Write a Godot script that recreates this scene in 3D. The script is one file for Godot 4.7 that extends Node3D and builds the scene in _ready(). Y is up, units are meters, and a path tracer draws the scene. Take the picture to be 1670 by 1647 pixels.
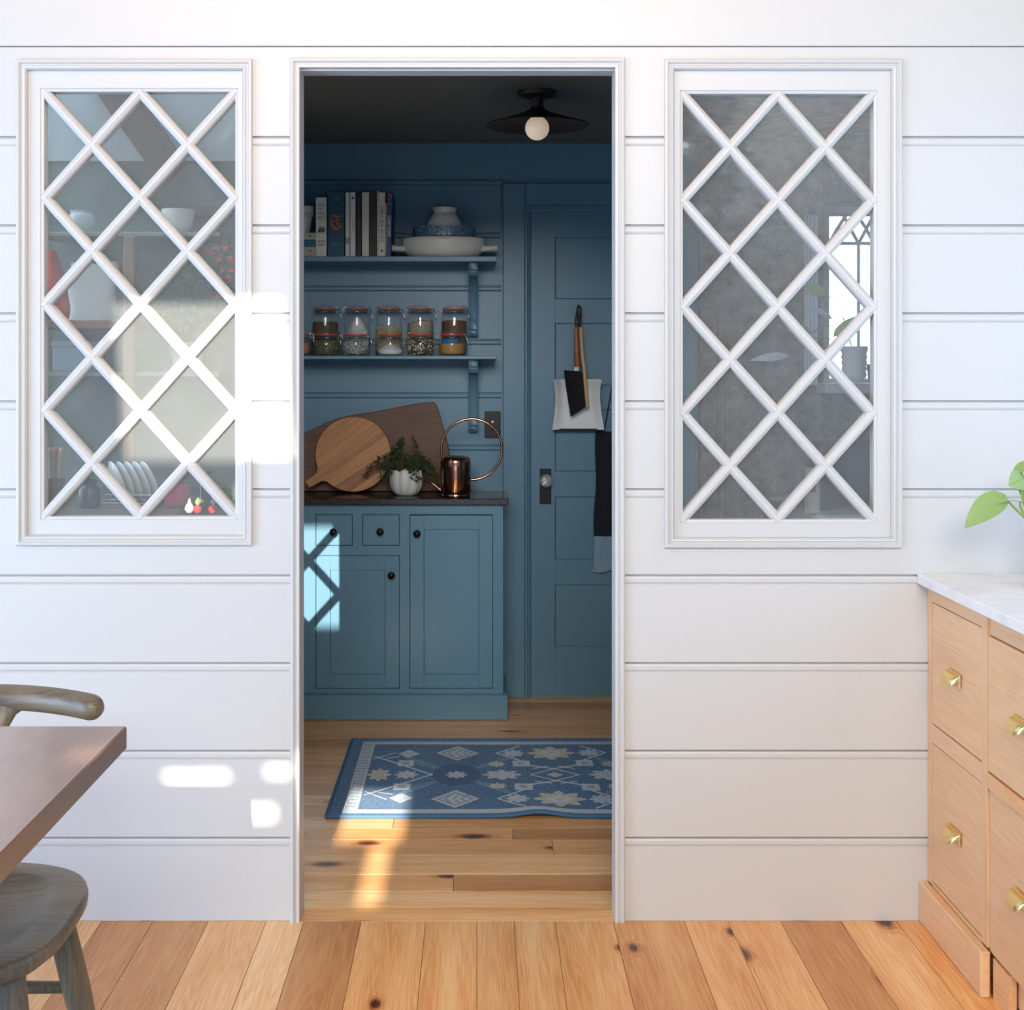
extends Node3D
# A white panelled wall with two diamond-paned windows and a doorway into a blue pantry.
# Metres, y up. The white wall's face is z = 0; the pantry lies behind it (z < 0), the dining room before it (z > 0).
const EYE := 1.346        # height of the lens above the floor
const DIST := 3.4483      # from the lens to the white wall
const FOCAL := 2300.0     # in pixels of the 1670 x 1647 frame
const BACK := -2.36       # the pantry's back wall
const COUNTER := 0.851    # height of both worktops

var SX := 0.0
var SY := 0.0
var names := {}
var M := {}
var uvax := 1
var uvo := Vector2.ZERO
var uvk := Vector2(1, 1)
var rng := RandomNumberGenerator.new()

# ---------- measures taken from the photograph: a point at depth z from where it shows in the frame
func X(px: float, z: float) -> float:
	return (px - 780.0) * (DIST - z) / FOCAL
func Y(py: float, z: float) -> float:
	return EYE - (py - 604.0) * (DIST - z) / FOCAL
func P(px: float, py: float, z: float) -> Vector3:
	return Vector3(X(px, z), Y(py, z), z)

# ---------- nodes
func numbered(called: String) -> String:
	var n: int = names.get(called, 0)
	names[called] = n + 1
	return called if n == 0 else "%s_%03d" % [called, n]

func tag(o: Node, label: String, category := "", group := "", kind := "") -> Node:
	if label: o.set_meta("label", label)
	if category: o.set_meta("category", category)
	if group: o.set_meta("group", group)
	if kind: o.set_meta("kind", kind)
	return o

func thing(called: String, label: String, category: String, at := Vector3.ZERO, group := "", kind := "") -> Node3D:
	var o := Node3D.new()
	o.name = numbered(called)
	add_child(o)
	o.position = at
	tag(o, label, category, group, kind)
	return o

func begin() -> SurfaceTool:
	var st := SurfaceTool.new()
	st.begin(Mesh.PRIMITIVE_TRIANGLES)
	return st

func finish(st: SurfaceTool) -> ArrayMesh:
	st.generate_normals()
	return st.commit()

func obj(called: String, what, mat: Material, parent: Node = null, xf := Transform3D()) -> MeshInstance3D:
	var o := MeshInstance3D.new()
	o.mesh = finish(what) if what is SurfaceTool else what
	o.material_override = mat
	o.transform = xf
	if parent == null:
		o.name = numbered(called)
		add_child(o)
	else:
		o.name = called
		parent.add_child(o, true)
	return o

func struct(called: String, what, mat: Material, label: String) -> MeshInstance3D:
	var o := obj(called, what, mat)
	tag(o, label, "room", "", "structure")
	return o

# ---------- shapes (faces are given counter-clockwise seen from outside)
func uvp(p: Vector3, n: Vector3) -> Vector2:
	var a := n.abs()
	var i := 0 if a.x >= a.y and a.x >= a.z else (1 if a.y >= a.z else 2)
	if i == uvax:
		return Vector2(p[(uvax + 2) % 3] * uvk.x, p[(uvax + 1) % 3] * uvk.x) + uvo
	return Vector2(p[3 - uvax - i] * uvk.x, p[uvax] * uvk.y) + uvo

func tri(st: SurfaceTool, a: Vector3, b: Vector3, c: Vector3) -> void:
	var n := (b - a).cross(c - a)
	for p in [a, c, b]:
		st.set_uv(uvp(p, n))
		st.add_vertex(p)

func quad(st: SurfaceTool, a: Vector3, b: Vector3, c: Vector3, d: Vector3) -> void:
	var n := (c - a).cross(d - b)
	for p in [a, c, b, a, d, c]:
		st.set_uv(uvp(p, n))
		st.add_vertex(p)

func quad_out(st: SurfaceTool, o: Vector3, a: Vector3, b: Vector3, c: Vector3, d: Vector3) -> void:
	if (c - a).cross(d - b).dot((a + b + c + d) * 0.25 - o) >= 0.0: quad(st, a, b, c, d)
	else: quad(st, d, c, b, a)

# a box between two corners, its edges chamfered by ch
func bx(st: SurfaceTool, a: Vector3, b: Vector3, ch := 0.0) -> void:
	st.set_smooth_group(-1)
	var lo := a.min(b)
	var hi := a.max(b)
	var o := (lo + hi) * 0.5
	var h := (hi - lo) * 0.5
	ch = minf(ch, minf(h.x, minf(h.y, h.z)) * 0.9)
	for k in 3:
		var i := (k + 1) % 3
		var j := (k + 2) % 3
		for s in [-1.0, 1.0]:
			var q := []
			for t in [[-1.0, -1.0], [1.0, -1.0], [1.0, 1.0], [-1.0, 1.0]]:
				var p := Vector3.ZERO
				p[k] = s * h[k]
				p[i] = t[0] * (h[i] - ch)
				p[j] = t[1] * (h[j] - ch)
				q.append(o + p)
			quad_out(st, o, q[0], q[1], q[2], q[3])
			if ch > 0.0:
				for t in [-1.0, 1.0]:   # the edge between faces k and i
					var e := []
					for r in [-1.0, 1.0]:
						var p := Vector3.ZERO
						p[k] = s * h[k]
						p[i] = t * (h[i] - ch)
						p[j] = r * (h[j] - ch)
						var p2 := p
						p2[k] = s * (h[k] - ch)
						p2[i] = t * h[i]
						e.append(o + p)
						e.append(o + p2)
					quad_out(st, o, e[0], e[1], e[3], e[2])
	if ch > 0.0:
		for sx in [-1.0, 1.0]:
			for sy in [-1.0, 1.0]:
				for sz in [-1.0, 1.0]:
					var s := Vector3(sx, sy, sz)
					var p := o + s * (h - Vector3(0, ch, ch))
					var q := o + s * (h - Vector3(ch, 0, ch))
					var r := o + s * (h - Vector3(ch, ch, 0))
					if sx * sy * sz > 0: tri(st, p, q, r)
					else: tri(st, p, r, q)

func box(called: String, a: Vector3, b: Vector3, mat: Material, parent: Node = null, ch := 0.0) -> MeshInstance3D:
	var st := begin()
	bx(st, a, b, ch)
	return obj(called, st, mat, parent)

# closed rings of equal count joined one to the next; sharp bends get edges of their own
func loft(st: SurfaceTool, rings: Array, cap0 := true, cap1 := true, sharp := 42.0) -> void:
	var g := 1
	var n: int = rings[0].size()
	var last := Vector3.ZERO
	var mid := Vector3.ZERO
	for r in rings: mid += r[0] / (2.0 * rings.size()) + r[n / 2] / (2.0 * rings.size())
	var vol := 0.0
	for i in rings.size() - 1:
		for j in n:
			vol += (rings[i][j] - mid).dot((rings[i][(j + 1) % n] - mid).cross(rings[i + 1][j] - mid))
	if vol < 0.0:
		for r in rings.size():
			var turned: PackedVector3Array = rings[r]
			turned.reverse()
			rings[r] = turned
	for i in rings.size() - 1:
		var d: Vector3 = (rings[i + 1][0] - rings[i][0]).normalized()
		if i > 0 and last.length() > 0 and rad_to_deg(last.angle_to(d)) > sharp: g += 1
		last = d
		st.set_smooth_group(g)
		for j in n:
			var k := (j + 1) % n
			quad(st, rings[i][j], rings[i][k], rings[i + 1][k], rings[i + 1][j])
	for e in 2:
		if not (cap0 if e == 0 else cap1): continue
		var r: PackedVector3Array = rings[0 if e == 0 else -1]
		var c := Vector3.ZERO
		for p in r: c += p / n
		st.set_smooth_group(50 + e)
		for j in n:
			var k := (j + 1) % n
			if e == 0: tri(st, c, r[k], r[j])
			else: tri(st, c, r[j], r[k])

# a profile of (radius, height), bottom to top on the outside, turned about the y axis
func lathe(st: SurfaceTool, prof: Array, seg := 32, o := Vector3.ZERO, sx := 1.0, sz := 1.0, lobes := 0, lobe := 0.0) -> void:
	var rings := []
	for p in prof:
		var r := PackedVector3Array()
		for j in seg:
			var a := -TAU * j / seg
			var k: float = p.x * (1.0 - lobe * pow(absf(cos(a * lobes * 0.5)), 6.0)) if lobes else p.x
			r.append(o + Vector3(cos(a) * k * sx, p.y, sin(a) * k * sz))
		rings.append(r)
	loft(st, rings, true, true)

# a tube along points, with one radius or one per point
func sweep(st: SurfaceTool, pts: Array, rad, seg := 10, round_ends := false, flat := 1.0) -> void:
	var rings := []
	var up := Vector3.UP
	var n := pts.size()
	var d0: Vector3 = (pts[1] - pts[0]).normalized()
	if absf(d0.dot(up)) > 0.9: up = Vector3.RIGHT
	for i in n:
		var d: Vector3 = (pts[mini(i + 1, n - 1)] - pts[maxi(i - 1, 0)]).normalized()
		up = (up - d * up.dot(d)).normalized()
		var side := d.cross(up)
		var r: float = rad[i] if rad is Array else rad
		var ends := [[0.0, 1.0]]
		if round_ends and i == 0: ends = [[-0.94, 0.34], [-0.7, 0.7], [-0.35, 0.93], [0.0, 1.0]]
		if round_ends and i == n - 1: ends = [[0.0, 1.0], [0.35, 0.93], [0.7, 0.7], [0.94, 0.34]]
		for e in ends:
			var ring := PackedVector3Array()
			for j in seg:
				var a := TAU * j / seg
				ring.append(pts[i] + d * r * e[0] + (up * sin(a) * flat + side * cos(a)) * r * e[1])
			rings.append(ring)
	loft(st, rings, true, true, 80.0)

func smooth_path(pts: Array, per := 6) -> Array:
	var out := []
	for i in pts.size() - 1:
		var a = pts[maxi(i - 1, 0)]
		var d = pts[mini(i + 2, pts.size() - 1)]
		for k in per:
			out.append(pts[i].cubic_interpolate(pts[i + 1], a, d, float(k) / per))
	out.append(pts[-1])
	return out

# a flat outline drawn in x and y, from z0 to z1, front edges chamfered
func prism(st: SurfaceTool, poly: PackedVector2Array, z0: float, z1: float, ch := 0.0, smooth := false) -> void:
	if Geometry2D.is_polygon_clockwise(poly):
		poly.reverse()
	var n := poly.size()
	var inner := PackedVector2Array()
	for i in n:
		var e := (poly[i] - poly[(i + n - 1) % n]).normalized()
		var f := (poly[(i + 1) % n] - poly[i]).normalized()
		var m := Vector2(-e.y - f.y, e.x + f.x)
		inner.append(poly[i] + m / maxf(m.length_squared() * 0.5, 0.3) * ch)
	var idx := Geometry2D.triangulate_polygon(inner)
	st.set_smooth_group(-1)
	for t in range(0, idx.size(), 3):
		for e in 2:
			var a := inner[idx[t]]
			var b := inner[idx[t + 1]]
			var c := inner[idx[t + 2]]
			if ((b - a).cross(c - a) < 0.0) == (e == 0):
				var w := b
				b = c
				c = w
			var z := z1 if e == 0 else z0
			tri(st, Vector3(a.x, a.y, z), Vector3(b.x, b.y, z), Vector3(c.x, c.y, z))
	var bend := 3
	for i in n:
		if smooth:   # keep sharp corners, smooth the curves
			var t0 := (poly[i] - poly[(i + n - 1) % n]).normalized()
			var t1 := (poly[(i + 1) % n] - poly[i]).normalized()
			if absf(t0.angle_to(t1)) > 0.5: bend += 1
			st.set_smooth_group(bend)
		var k := (i + 1) % n
		var lv := [[inner[i], inner[k], z0], [poly[i], poly[k], z0 + ch], [poly[i], poly[k], z1 - ch], [inner[i], inner[k], z1]]
		for q in 3:
			if ch == 0.0 and q != 1: continue
			quad(st, Vector3(lv[q][0].x, lv[q][0].y, lv[q][2]), Vector3(lv[q][1].x, lv[q][1].y, lv[q][2]), Vector3(lv[q + 1][1].x, lv[q + 1][1].y, lv[q + 1][2]), Vector3(lv[q + 1][0].x, lv[q + 1][0].y, lv[q + 1][2]))

# a moulding mitred round a rectangle, its profile given as (inset from the outline, z)
func frame(st: SurfaceTool, x0: float, y0: float, x1: float, y1: float, prof: Array) -> void:
	st.set_smooth_group(-1)
	for i in prof.size() - 1:
		var c := []
		for p in [prof[i], prof[i + 1]]:
			var d: float = p.x
			c.append([Vector3(x0 + d, y0 + d, p.y), Vector3(x1 - d, y0 + d, p.y), Vector3(x1 - d, y1 - d, p.y), Vector3(x0 + d, y1 - d, p.y)])
		for k in 4:
			var l := (k + 1) % 4
			quad(st, c[0][k], c[0][l], c[1][l], c[1][k])

# a sheet given as rows of points, made solid by an offset
func shell(st: SurfaceTool, rows: Array, off: Vector3) -> void:
	var ny := rows.size()
	var nx: int = rows[0].size()
	var e := [0.0, 1.0]
	var face: Vector3 = (rows[ny / 2][nx / 2] - rows[ny / 2 - 1][nx / 2 - 1]).cross(rows[ny / 2][nx / 2 - 1] - rows[ny / 2 - 1][nx / 2])
	if face.dot(off) > 0.0: rows.reverse()
	for s in 2:
		st.set_smooth_group(1 + s)
		for j in ny - 1:
			for i in nx - 1:
				var a: Vector3 = rows[j][i] + off * e[s]
				var b: Vector3 = rows[j][i + 1] + off * e[s]
				var c: Vector3 = rows[j + 1][i + 1] + off * e[s]
				var d: Vector3 = rows[j + 1][i] + off * e[s]
				if s == 0: quad(st, a, b, c, d)
				else: quad(st, d, c, b, a)
	st.set_smooth_group(-1)
	for i in nx - 1:
		quad(st, rows[0][i] + off, rows[0][i + 1] + off, rows[0][i + 1], rows[0][i])
		quad(st, rows[-1][i], rows[-1][i + 1], rows[-1][i + 1] + off, rows[-1][i] + off)
	for j in ny - 1:
		quad(st, rows[j][0], rows[j + 1][0], rows[j + 1][0] + off, rows[j][0] + off)
		quad(st, rows[j][nx - 1] + off, rows[j + 1][nx - 1] + off, rows[j + 1][nx - 1], rows[j][nx - 1])

# a stroke in x and y with a width along it, raised from z0 to z1
func stroke(st: SurfaceTool, pts: Array, widths, z0: float, z1: float) -> void:
	var l := PackedVector2Array()
	var r := PackedVector2Array()
	var n := pts.size()
	for i in n:
		var d: Vector2 = (pts[mini(i + 1, n - 1)] - pts[maxi(i - 1, 0)]).normalized()
		var w: float = (widths[i] if widths is Array else widths) * 0.5
		l.append(pts[i] + Vector2(-d.y, d.x) * w)
		r.append(pts[i] - Vector2(-d.y, d.x) * w)
	r.reverse()
	l.append_array(r)
	prism(st, l, z0, z1)

# a leaf: folded along its midrib, arched down towards its tip
func leaf(st: SurfaceTool, base: Vector3, tip: Vector3, up: Vector3, width: float, arch := 0.1, fold := 0.15, n := 6, heart := 0.0) -> void:
	var along := tip - base
	var ln := along.length()
	var side := along.cross(up).normalized()
	up = side.cross(along).normalized()
	var rows := []
	for i in n + 1:
		var t := float(i) / n
		var w := width * 0.5 * pow(sin(PI * pow(t, 0.75 - 0.2 * heart)), 0.8) if i > 0 and i < n else 0.0005
		var c := base + along * t + up * (sin(PI * t) * arch * ln)
		var back := -along * heart * 0.10 * maxf(0.0, 1.0 - t * 3.0)
		var row := PackedVector3Array()
		for k in [-1.0, -0.55, 0.0, 0.55, 1.0]:
			row.append(c + side * w * k + up * absf(k) * w * fold * (1.6 - absf(k) * 0.6) + back * absf(k))
		rows.append(row)
	shell(st, rows, -up * 0.0006)

func text(called: String, s: String, font: String, bold: bool, height: float, mat: Material, parent: Node, xf: Transform3D, squeeze := 1.0) -> MeshInstance3D:
	var f := SystemFont.new()
	f.font_names = PackedStringArray([font])
	if bold: f.font_weight = 700
	var t := TextMesh.new()
	t.font = f
	t.font_size = 48
	t.pixel_size = height / 35.0
	t.depth = 0.0005
	t.curve_step = 4.0
	t.text = s
	var o := MeshInstance3D.new()
	o.mesh = t
	o.material_override = mat
	o.name = called
	o.transform = xf * Transform3D(Basis.from_scale(Vector3(squeeze, 1, 1)), Vector3.ZERO)
	parent.add_child(o, true)
	return o

# ---------- materials
func flat(hex: String, rough := 0.6, metal := 0.0, spec := 0.5) -> StandardMaterial3D:
	var m := StandardMaterial3D.new()
	m.albedo_color = Color(hex)
	m.roughness = rough
	m.metallic = metal
	m.metallic_specular = spec
	return m

func noise_tex(seed_: int, freq: float, stops: Array, size := 256, kind := FastNoiseLite.TYPE_SIMPLEX_SMOOTH, oct := 4, normal := false, bump := 4.0) -> NoiseTexture2D:
	var n := FastNoiseLite.new()
	n.seed = seed_
	n.noise_type = kind
	n.frequency = freq
	n.fractal_octaves = oct
	n.cellular_jitter = 1.0
	var t := NoiseTexture2D.new()
	t.width = size
	t.height = size
	t.seamless = true
	t.noise = n
	if normal:
		t.as_normal_map = true
		t.bump_strength = bump
	else:
		t.color_ramp = ramp(stops)
	return t

func ramp(stops: Array) -> Gradient:
	var g := Gradient.new()
	var o := PackedFloat32Array()
	var c := PackedColorArray()
	for s in stops:
		o.append(s[0])
		c.append(Color(s[1]))
	g.offsets = o
	g.colors = c
	return g

func tri_mat(tex: Texture2D, scale: float, rough := 0.7, tint := "ffffff", nrm: Texture2D = null, ns := 0.5) -> StandardMaterial3D:
	var m := flat(tint, rough)
	m.albedo_texture = tex
	m.uv1_triplanar = true
	m.uv1_scale = Vector3.ONE * scale
	if nrm:
		m.normal_enabled = true
		m.normal_texture = nrm
		m.normal_scale = ns
	return m

# the figure of sawn wood, 0 pale to 255 dark, grain along y; each knot is [x, y, size] in shares of the sheet
func wood_field(w0: int, h0: int, seed_: int, rings: float, knots: Array, fibre := 0.5) -> PackedByteArray:
	var mx := w0 / 8
	var my := h0 / 8
	var w := w0 + mx
	var h := h0 + my
	var n := FastNoiseLite.new()
	n.seed = seed_
	n.frequency = 0.02
	n.fractal_octaves = 3
	var im := n.get_image(w / 3, h / 40)
	im.convert(Image.FORMAT_RF)
	im.resize(w, h, Image.INTERPOLATE_CUBIC)
	var base := im.get_data().to_float32_array()
	n.frequency = 0.16
	n.fractal_octaves = 4
	im = n.get_image(w, h / 32)
	im.convert(Image.FORMAT_RF)
	im.resize(w, h, Image.INTERPOLATE_CUBIC)
	var fib := im.get_data().to_float32_array()
	n.frequency = 0.45
	n.fractal_octaves = 2
	im = n.get_image(w, h / 48)
	im.convert(Image.FORMAT_RF)
	im.resize(w, h, Image.INTERPOLATE_CUBIC)
	var thin := im.get_data().to_float32_array()
	var dark := PackedFloat32Array()
	dark.resize(w * h)
	for k in knots:
		var kx: float = k[0] * w0
		var ky: float = k[1] * h0
		var r: float = k[2] * w0
		var tall: float = 13.0 if k.size() > 3 else 1.9   # a streak of pale sapwood is long
		for y in range(maxi(0, int(ky - r * 3 * tall)), mini(h, int(ky + r * 3 * tall))):
			for x in range(maxi(0, int(kx - r * 3)), mini(w, int(kx + r * 3))):
				var dx := (x - kx) / r
				var dy := (y - ky) / (r * tall)
				var q := dx * dx + dy * dy
				if q < 9.0 and k.size() > 3:
					dark[y * w + x] -= k[3] * 0.45 * exp(-q)
				elif q < 9.0:
					base[y * w + x] += 0.42 * exp(-q * 0.9)
					dark[y * w + x] += 0.75 * exp(-q * 2.2) + 0.25 * exp(-q * 0.7)
	var out := PackedByteArray()
	out.resize(w * h)
	for i in w * h:
		var v := base[i] * rings
		v -= floorf(v)
		v = v * (1.0 - v) * 4.0
		out[i] = int(clampf(v * v * 0.13 + fib[i] * fibre * 0.55 + thin[i] * fibre * 0.5 + base[i] * 0.30 + dark[i] * 0.8 - 0.26, 0.0, 1.0) * 255.0)
	# the overlap is faded into the first rows and columns, so that the sheet repeats without a seam
	for y in my:
		var t := float(y) / my
		for x in w: out[y * w + x] = int(lerpf(out[(h0 + y) * w + x], out[y * w + x], t))
	var tile := PackedByteArray()
	for y in h0:
		for x in mx: out[y * w + x] = int(lerpf(out[y * w + w0 + x], out[y * w + x], float(x) / mx))
		tile.append_array(out.slice(y * w, y * w + w0))
	return tile

func wood_tex(field: PackedByteArray, w: int, h: int, stops: Array, staves := 0) -> ImageTexture:
	var g := ramp(stops)
	var lut := PackedByteArray()
	lut.resize(768)
	for i in 256:
		var c := g.sample(i / 255.0)
		lut[i * 3] = c.r8
		lut[i * 3 + 1] = c.g8
		lut[i * 3 + 2] = c.b8
	var out := PackedByteArray()
	out.resize(w * h * 3)
	var shift := PackedInt32Array()
	for x in w:
		shift.append(int((rng.randf() - 0.5) * 110) if staves else 0)
	if staves:
		for x in w: shift[x] = shift[int(float(x) / w * staves) * (w / staves)]
	for i in w * h:
		var v := clampi(field[i] + shift[i % w], 0, 255) * 3
		out[i * 3] = lut[v]
		out[i * 3 + 1] = lut[v + 1]
		out[i * 3 + 2] = lut[v + 2]
	return ImageTexture.create_from_image(Image.create_from_data(w, h, false, Image.FORMAT_RGB8, out))

func tex_mat(t: Texture2D, rough := 0.5, tint := "ffffff") -> StandardMaterial3D:
	var m := flat(tint, rough)
	m.albedo_texture = t
	return m

# ---------- the scene
func _ready() -> void:
	rng.seed = 7
	view_and_light()
	materials()
	white_wall()
	floors()
	pantry_shell()
	front_room()
	pendant()
	diamond_window("window_1", 69.5, 148.0, 382.5, 843.0, 28.0, 98.0, 412.0, 889.0, "left window of diamond panes in the white wall")
	diamond_window("window_2", 1114.5, 151.5, 1427.0, 848.0, 1083.0, 98.0, 1470.0, 893.0, "right window of diamond panes in the white wall")
	pantry_door()
	base_cabinet()
	shelves()
	books()
	dishes()
	jars()
	worktop_things()
	door_things()
	ceiling_lamp()
	rug()
	left_reflections()
	right_reflections()
	oak_cabinet()
	table_and_chair()
	leafy_plant()

func view_and_light() -> void:
	var cam := Camera3D.new()
	cam.name = "camera"
	cam.projection = Camera3D.PROJECTION_FRUSTUM
	cam.near = 0.05
	cam.far = 100.0
	cam.size = 0.05 * 1647.0 / FOCAL
	cam.frustum_offset = Vector2(835.0 - 780.0, 604.0 - 823.5) / FOCAL * 0.05
	cam.position = Vector3(0, EYE, DIST)
	add_child(cam)
	cam.current = true
	var e := Environment.new()
	e.background_mode = Environment.BG_SKY
	var sk := ProceduralSkyMaterial.new()
	sk.sky_top_color = Color("acd0ef")
	sk.sky_horizon_color = Color("e8f2f8")
	sk.sky_curve = 0.12
	sk.ground_bottom_color = Color("6a6f5c")
	sk.ground_horizon_color = Color("8d9480")
	sk.sky_energy_multiplier = 1.0
	sk.ground_energy_multiplier = 0.5
	e.sky = Sky.new()
	e.sky.sky_material = sk
	e.background_energy_multiplier = 5.0
	e.tonemap_mode = Environment.TONE_MAPPER_LINEAR
	e.tonemap_exposure = 1.29
	e.sdfgi_enabled = true
	e.ssao_enabled = true
	e.ssil_enabled = true
	var we := WorldEnvironment.new()
	we.name = "sky"
	we.environment = e
	add_child(we)
	var sun := DirectionalLight3D.new()
	sun.name = "sun"
	sun.light_color = Color("fff5e8")
	sun.light_energy = 3.4
	sun.light_angular_distance = 0.25
	sun.sky_mode = DirectionalLight3D.SKY_MODE_LIGHT_ONLY
	sun.shadow_enabled = true
	add_child(sun)
	# unseen area light at the rear window, placed to light wall and pantry
	var day := AreaLight3D.new()
	day.name = "unseen_rear_daylight"
	day.area_size = Vector2(2.8, 1.8)
	day.area_normalize_energy = false
	day.light_color = Color("f9f5ee")
	day.light_energy = 4.6
	day.area_range = 20.0
	day.area_attenuation = 2.0
	day.shadow_enabled = true
	add_child(day)
	day.position = Vector3(-0.1, 3.3, 6.48)
	# unseen cool area lights left, right and rear, placed to brighten the white wall
	for s in [[-3.28, 0.95, 2.9, 3.4, 1.7, 2.9], [1.735, 1.45, 1.05, 1.3, 1.0, 0.8], [0.0, 0.6, 6.47, 2.5, 1.0, 0.6]]:
		var side := AreaLight3D.new()
		side.name = "unseen_side_light"
		side.area_size = Vector2(s[3], s[4])
		side.area_normalize_energy = false
		side.light_color = Color("b2d2fc")
		side.light_energy = s[5]
		side.area_range = 20.0
		side.area_attenuation = 2.0
		side.shadow_enabled = true
		add_child(side, true)
		side.position = Vector3(s[0], s[1], s[2])
		side.rotation.y = 0.0 if s[2] > 6.0 else (-PI / 2 if s[0] < 0 else PI / 2)
	sun.look_at_from_position(Vector3(0, 10, 10), Vector3(0, 10, 10) + Vector3(0.0285, -0.3875, -1.0))

func materials() -> void:
	var W := 512
	var H := 1536
	var fa := wood_field(W, H, 11, 7.0, [[0.22, 0.13, 0.05], [0.75, 0.30, 0.022], [0.30, 0.46, 0.03], [0.80, 0.62, 0.055], [0.15, 0.80, 0.02], [0.55, 0.92, 0.035], [0.45, 0.28, 0.045, 0.5], [0.92, 0.75, 0.03, 0.6]])
	var fb := wood_field(W, H, 23, 9.0, [[0.60, 0.20, 0.03], [0.20, 0.55, 0.05], [0.85, 0.85, 0.025], [0.35, 0.85, 0.05, 0.5]])
	var fc := wood_field(384, 768, 41, 8.0, [])
	var oak := [[0.0, "f5d8ae"], [0.25, "e9bc88"], [0.5, "d29a62"], [0.75, "935c33"], [1.0, "472a18"]]
	M.oak_tex = [wood_tex(fa, W, H, oak), wood_tex(fb, W, H, oak)]
	M.plank = []
	for t in ["fff4e4", "f6e3cc", "e4c8a6", "ffe9cc", "d8bc9c", "f7e4cd"]:
		for k in 2:
			var m := tex_mat(M.oak_tex[k], 0.34, t)
			m.metallic_specular = 0.5
			M.plank.append(m)
	M.cab = tex_mat(wood_tex(fc, 384, 768, [[0.0, "ecc498"], [0.4, "e0b285"], [0.7, "cc9b6b"], [1.0, "a4744a"]]), 0.5)
	M.cab_pale = tex_mat(M.cab.albedo_texture, 0.55, "fff6ea")
	M.walnut = tex_mat(wood_tex(fc, 384, 768, [[0.0, "7a5744"], [0.4, "654534"], [0.7, "4c3226"], [1.0, "2a1a13"]]), 0.55)
	M.table = tex_mat(wood_tex(fc, 384, 768, [[0.0, "94705b"], [0.5, "775644"], [1.0, "493227"]]), 0.32)
	M.table.clearcoat_enabled = true
	M.table.metallic_specular = 0.9
	M.table.clearcoat = 1.0
	M.table.clearcoat_roughness = 0.22
	M.ash = tex_mat(wood_tex(fc, 384, 768, [[0.0, "83755f"], [0.35, "635848"], [0.6, "423a31"], [1.0, "1d1a18"]]), 0.4)
	var fd := wood_field(256, 256, 61, 6.0, [[0.35, 0.2, 0.03], [0.7, 0.75, 0.025]])
	M.round_board = tex_mat(wood_tex(fd, 256, 256, [[0.0, "c98a4f"], [0.3, "a5632f"], [0.6, "6b3919"], [1.0, "2a150a"]], 8), 0.5)
	M.beech = tex_mat(wood_tex(fd, 256, 256, [[0.0, "d6a77c"], [0.5, "c8956a"], [1.0, "a8744c"]]), 0.5)
	M.orange_wood = tex_mat(wood_tex(fd, 256, 256, [[0.0, "b9783f"], [0.5, "a4642f"], [1.0, "7c4720"]]), 0.5)
	var fine := noise_tex(5, 0.03, [], 256, FastNoiseLite.TYPE_SIMPLEX_SMOOTH, 3, true, 2.0)
	M.white = flat("c7c6c2", 0.42)
	M.unseen_dark_wall = flat("6c7780", 0.6)  # unseen walls, kept dark to cut light bounced onto the white wall
	M.blue = flat("5d879d", 0.36)
	M.ceiling_tone = flat("74716a", 0.5)  # grey brown ceiling tone, matched to the dim top of the pantry
	M.blue.normal_enabled = true
	M.blue.normal_texture = fine
	M.blue.normal_scale = 0.03
	M.blue.uv1_triplanar = true
	M.blue.uv1_world_triplanar = true
	M.blue.uv1_scale = Vector3.ONE * 1.5
	M.granite = tri_mat(noise_tex(8, 0.12, [[0.0, "0d0c0b"], [0.45, "221e1a"], [0.6, "38312a"], [0.8, "5d5348"]], 256), 6.0, 0.22)
	M.marble = tri_mat(noise_tex(9, 0.012, [[0.0, "d9dadb"], [0.4, "ecebe8"], [0.6, "efeeeb"], [1.0, "e2e0db"]], 256, FastNoiseLite.TYPE_SIMPLEX_SMOOTH, 5), 1.3, 0.3)
	M.plaster = tri_mat(noise_tex(3, 0.02, [[0.0, "3f342a"], [0.35, "74665a"], [0.6, "86786a"], [1.0, "a3968a"]], 512, FastNoiseLite.TYPE_SIMPLEX_SMOOTH, 6), 0.9, 0.9, "ffffff", noise_tex(4, 0.05, [], 256, FastNoiseLite.TYPE_SIMPLEX_SMOOTH, 5, true, 6.0), 0.6)  # grey brown tone of the reflection in the right window
	M.sage = tri_mat(noise_tex(13, 0.015, [[0.0, "5f645a"], [0.5, "70766b"], [1.0, "83897e"]], 256), 0.8, 0.8)  # grey green tone of the reflection in the left window
	# old panes: nearly clear, wavy and a little dusty
	M.pane = flat("e4eae6", 0.06)
	M.pane.transparency = BaseMaterial3D.TRANSPARENCY_ALPHA
	M.pane.albedo_color.a = 0.07
	M.pane.normal_enabled = true
	M.pane.normal_texture = noise_tex(15, 0.012, [], 256, FastNoiseLite.TYPE_SIMPLEX_SMOOTH, 2, true, 10.0)
	M.pane.normal_scale = 0.05
	M.pane.uv1_triplanar = true
	M.pane.uv1_scale = Vector3(2, 5, 2)
	M.jar = flat("ffffff", 0.03)
	M.jar.transparency = BaseMaterial3D.TRANSPARENCY_ALPHA
	M.jar.albedo_color.a = 0.03
	M.seal = flat("e3552a", 0.5)
	M.steel = flat("c9c7c2", 0.25, 1.0)
	M.copper = flat("c98a6e", 0.12, 1.0)
	M.brass = flat("efd08a", 0.27, 1.0)
	M.bronze = flat("1f1a17", 0.35, 0.5)
	M.black_iron = flat("2a211c", 0.5, 0.3)
	M.white_glaze = flat("e9e6de", 0.2)
	M.cream_glaze = flat("f3eadb", 0.3)
	M.shadow_gap = flat("3a3630", 0.9)

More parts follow.
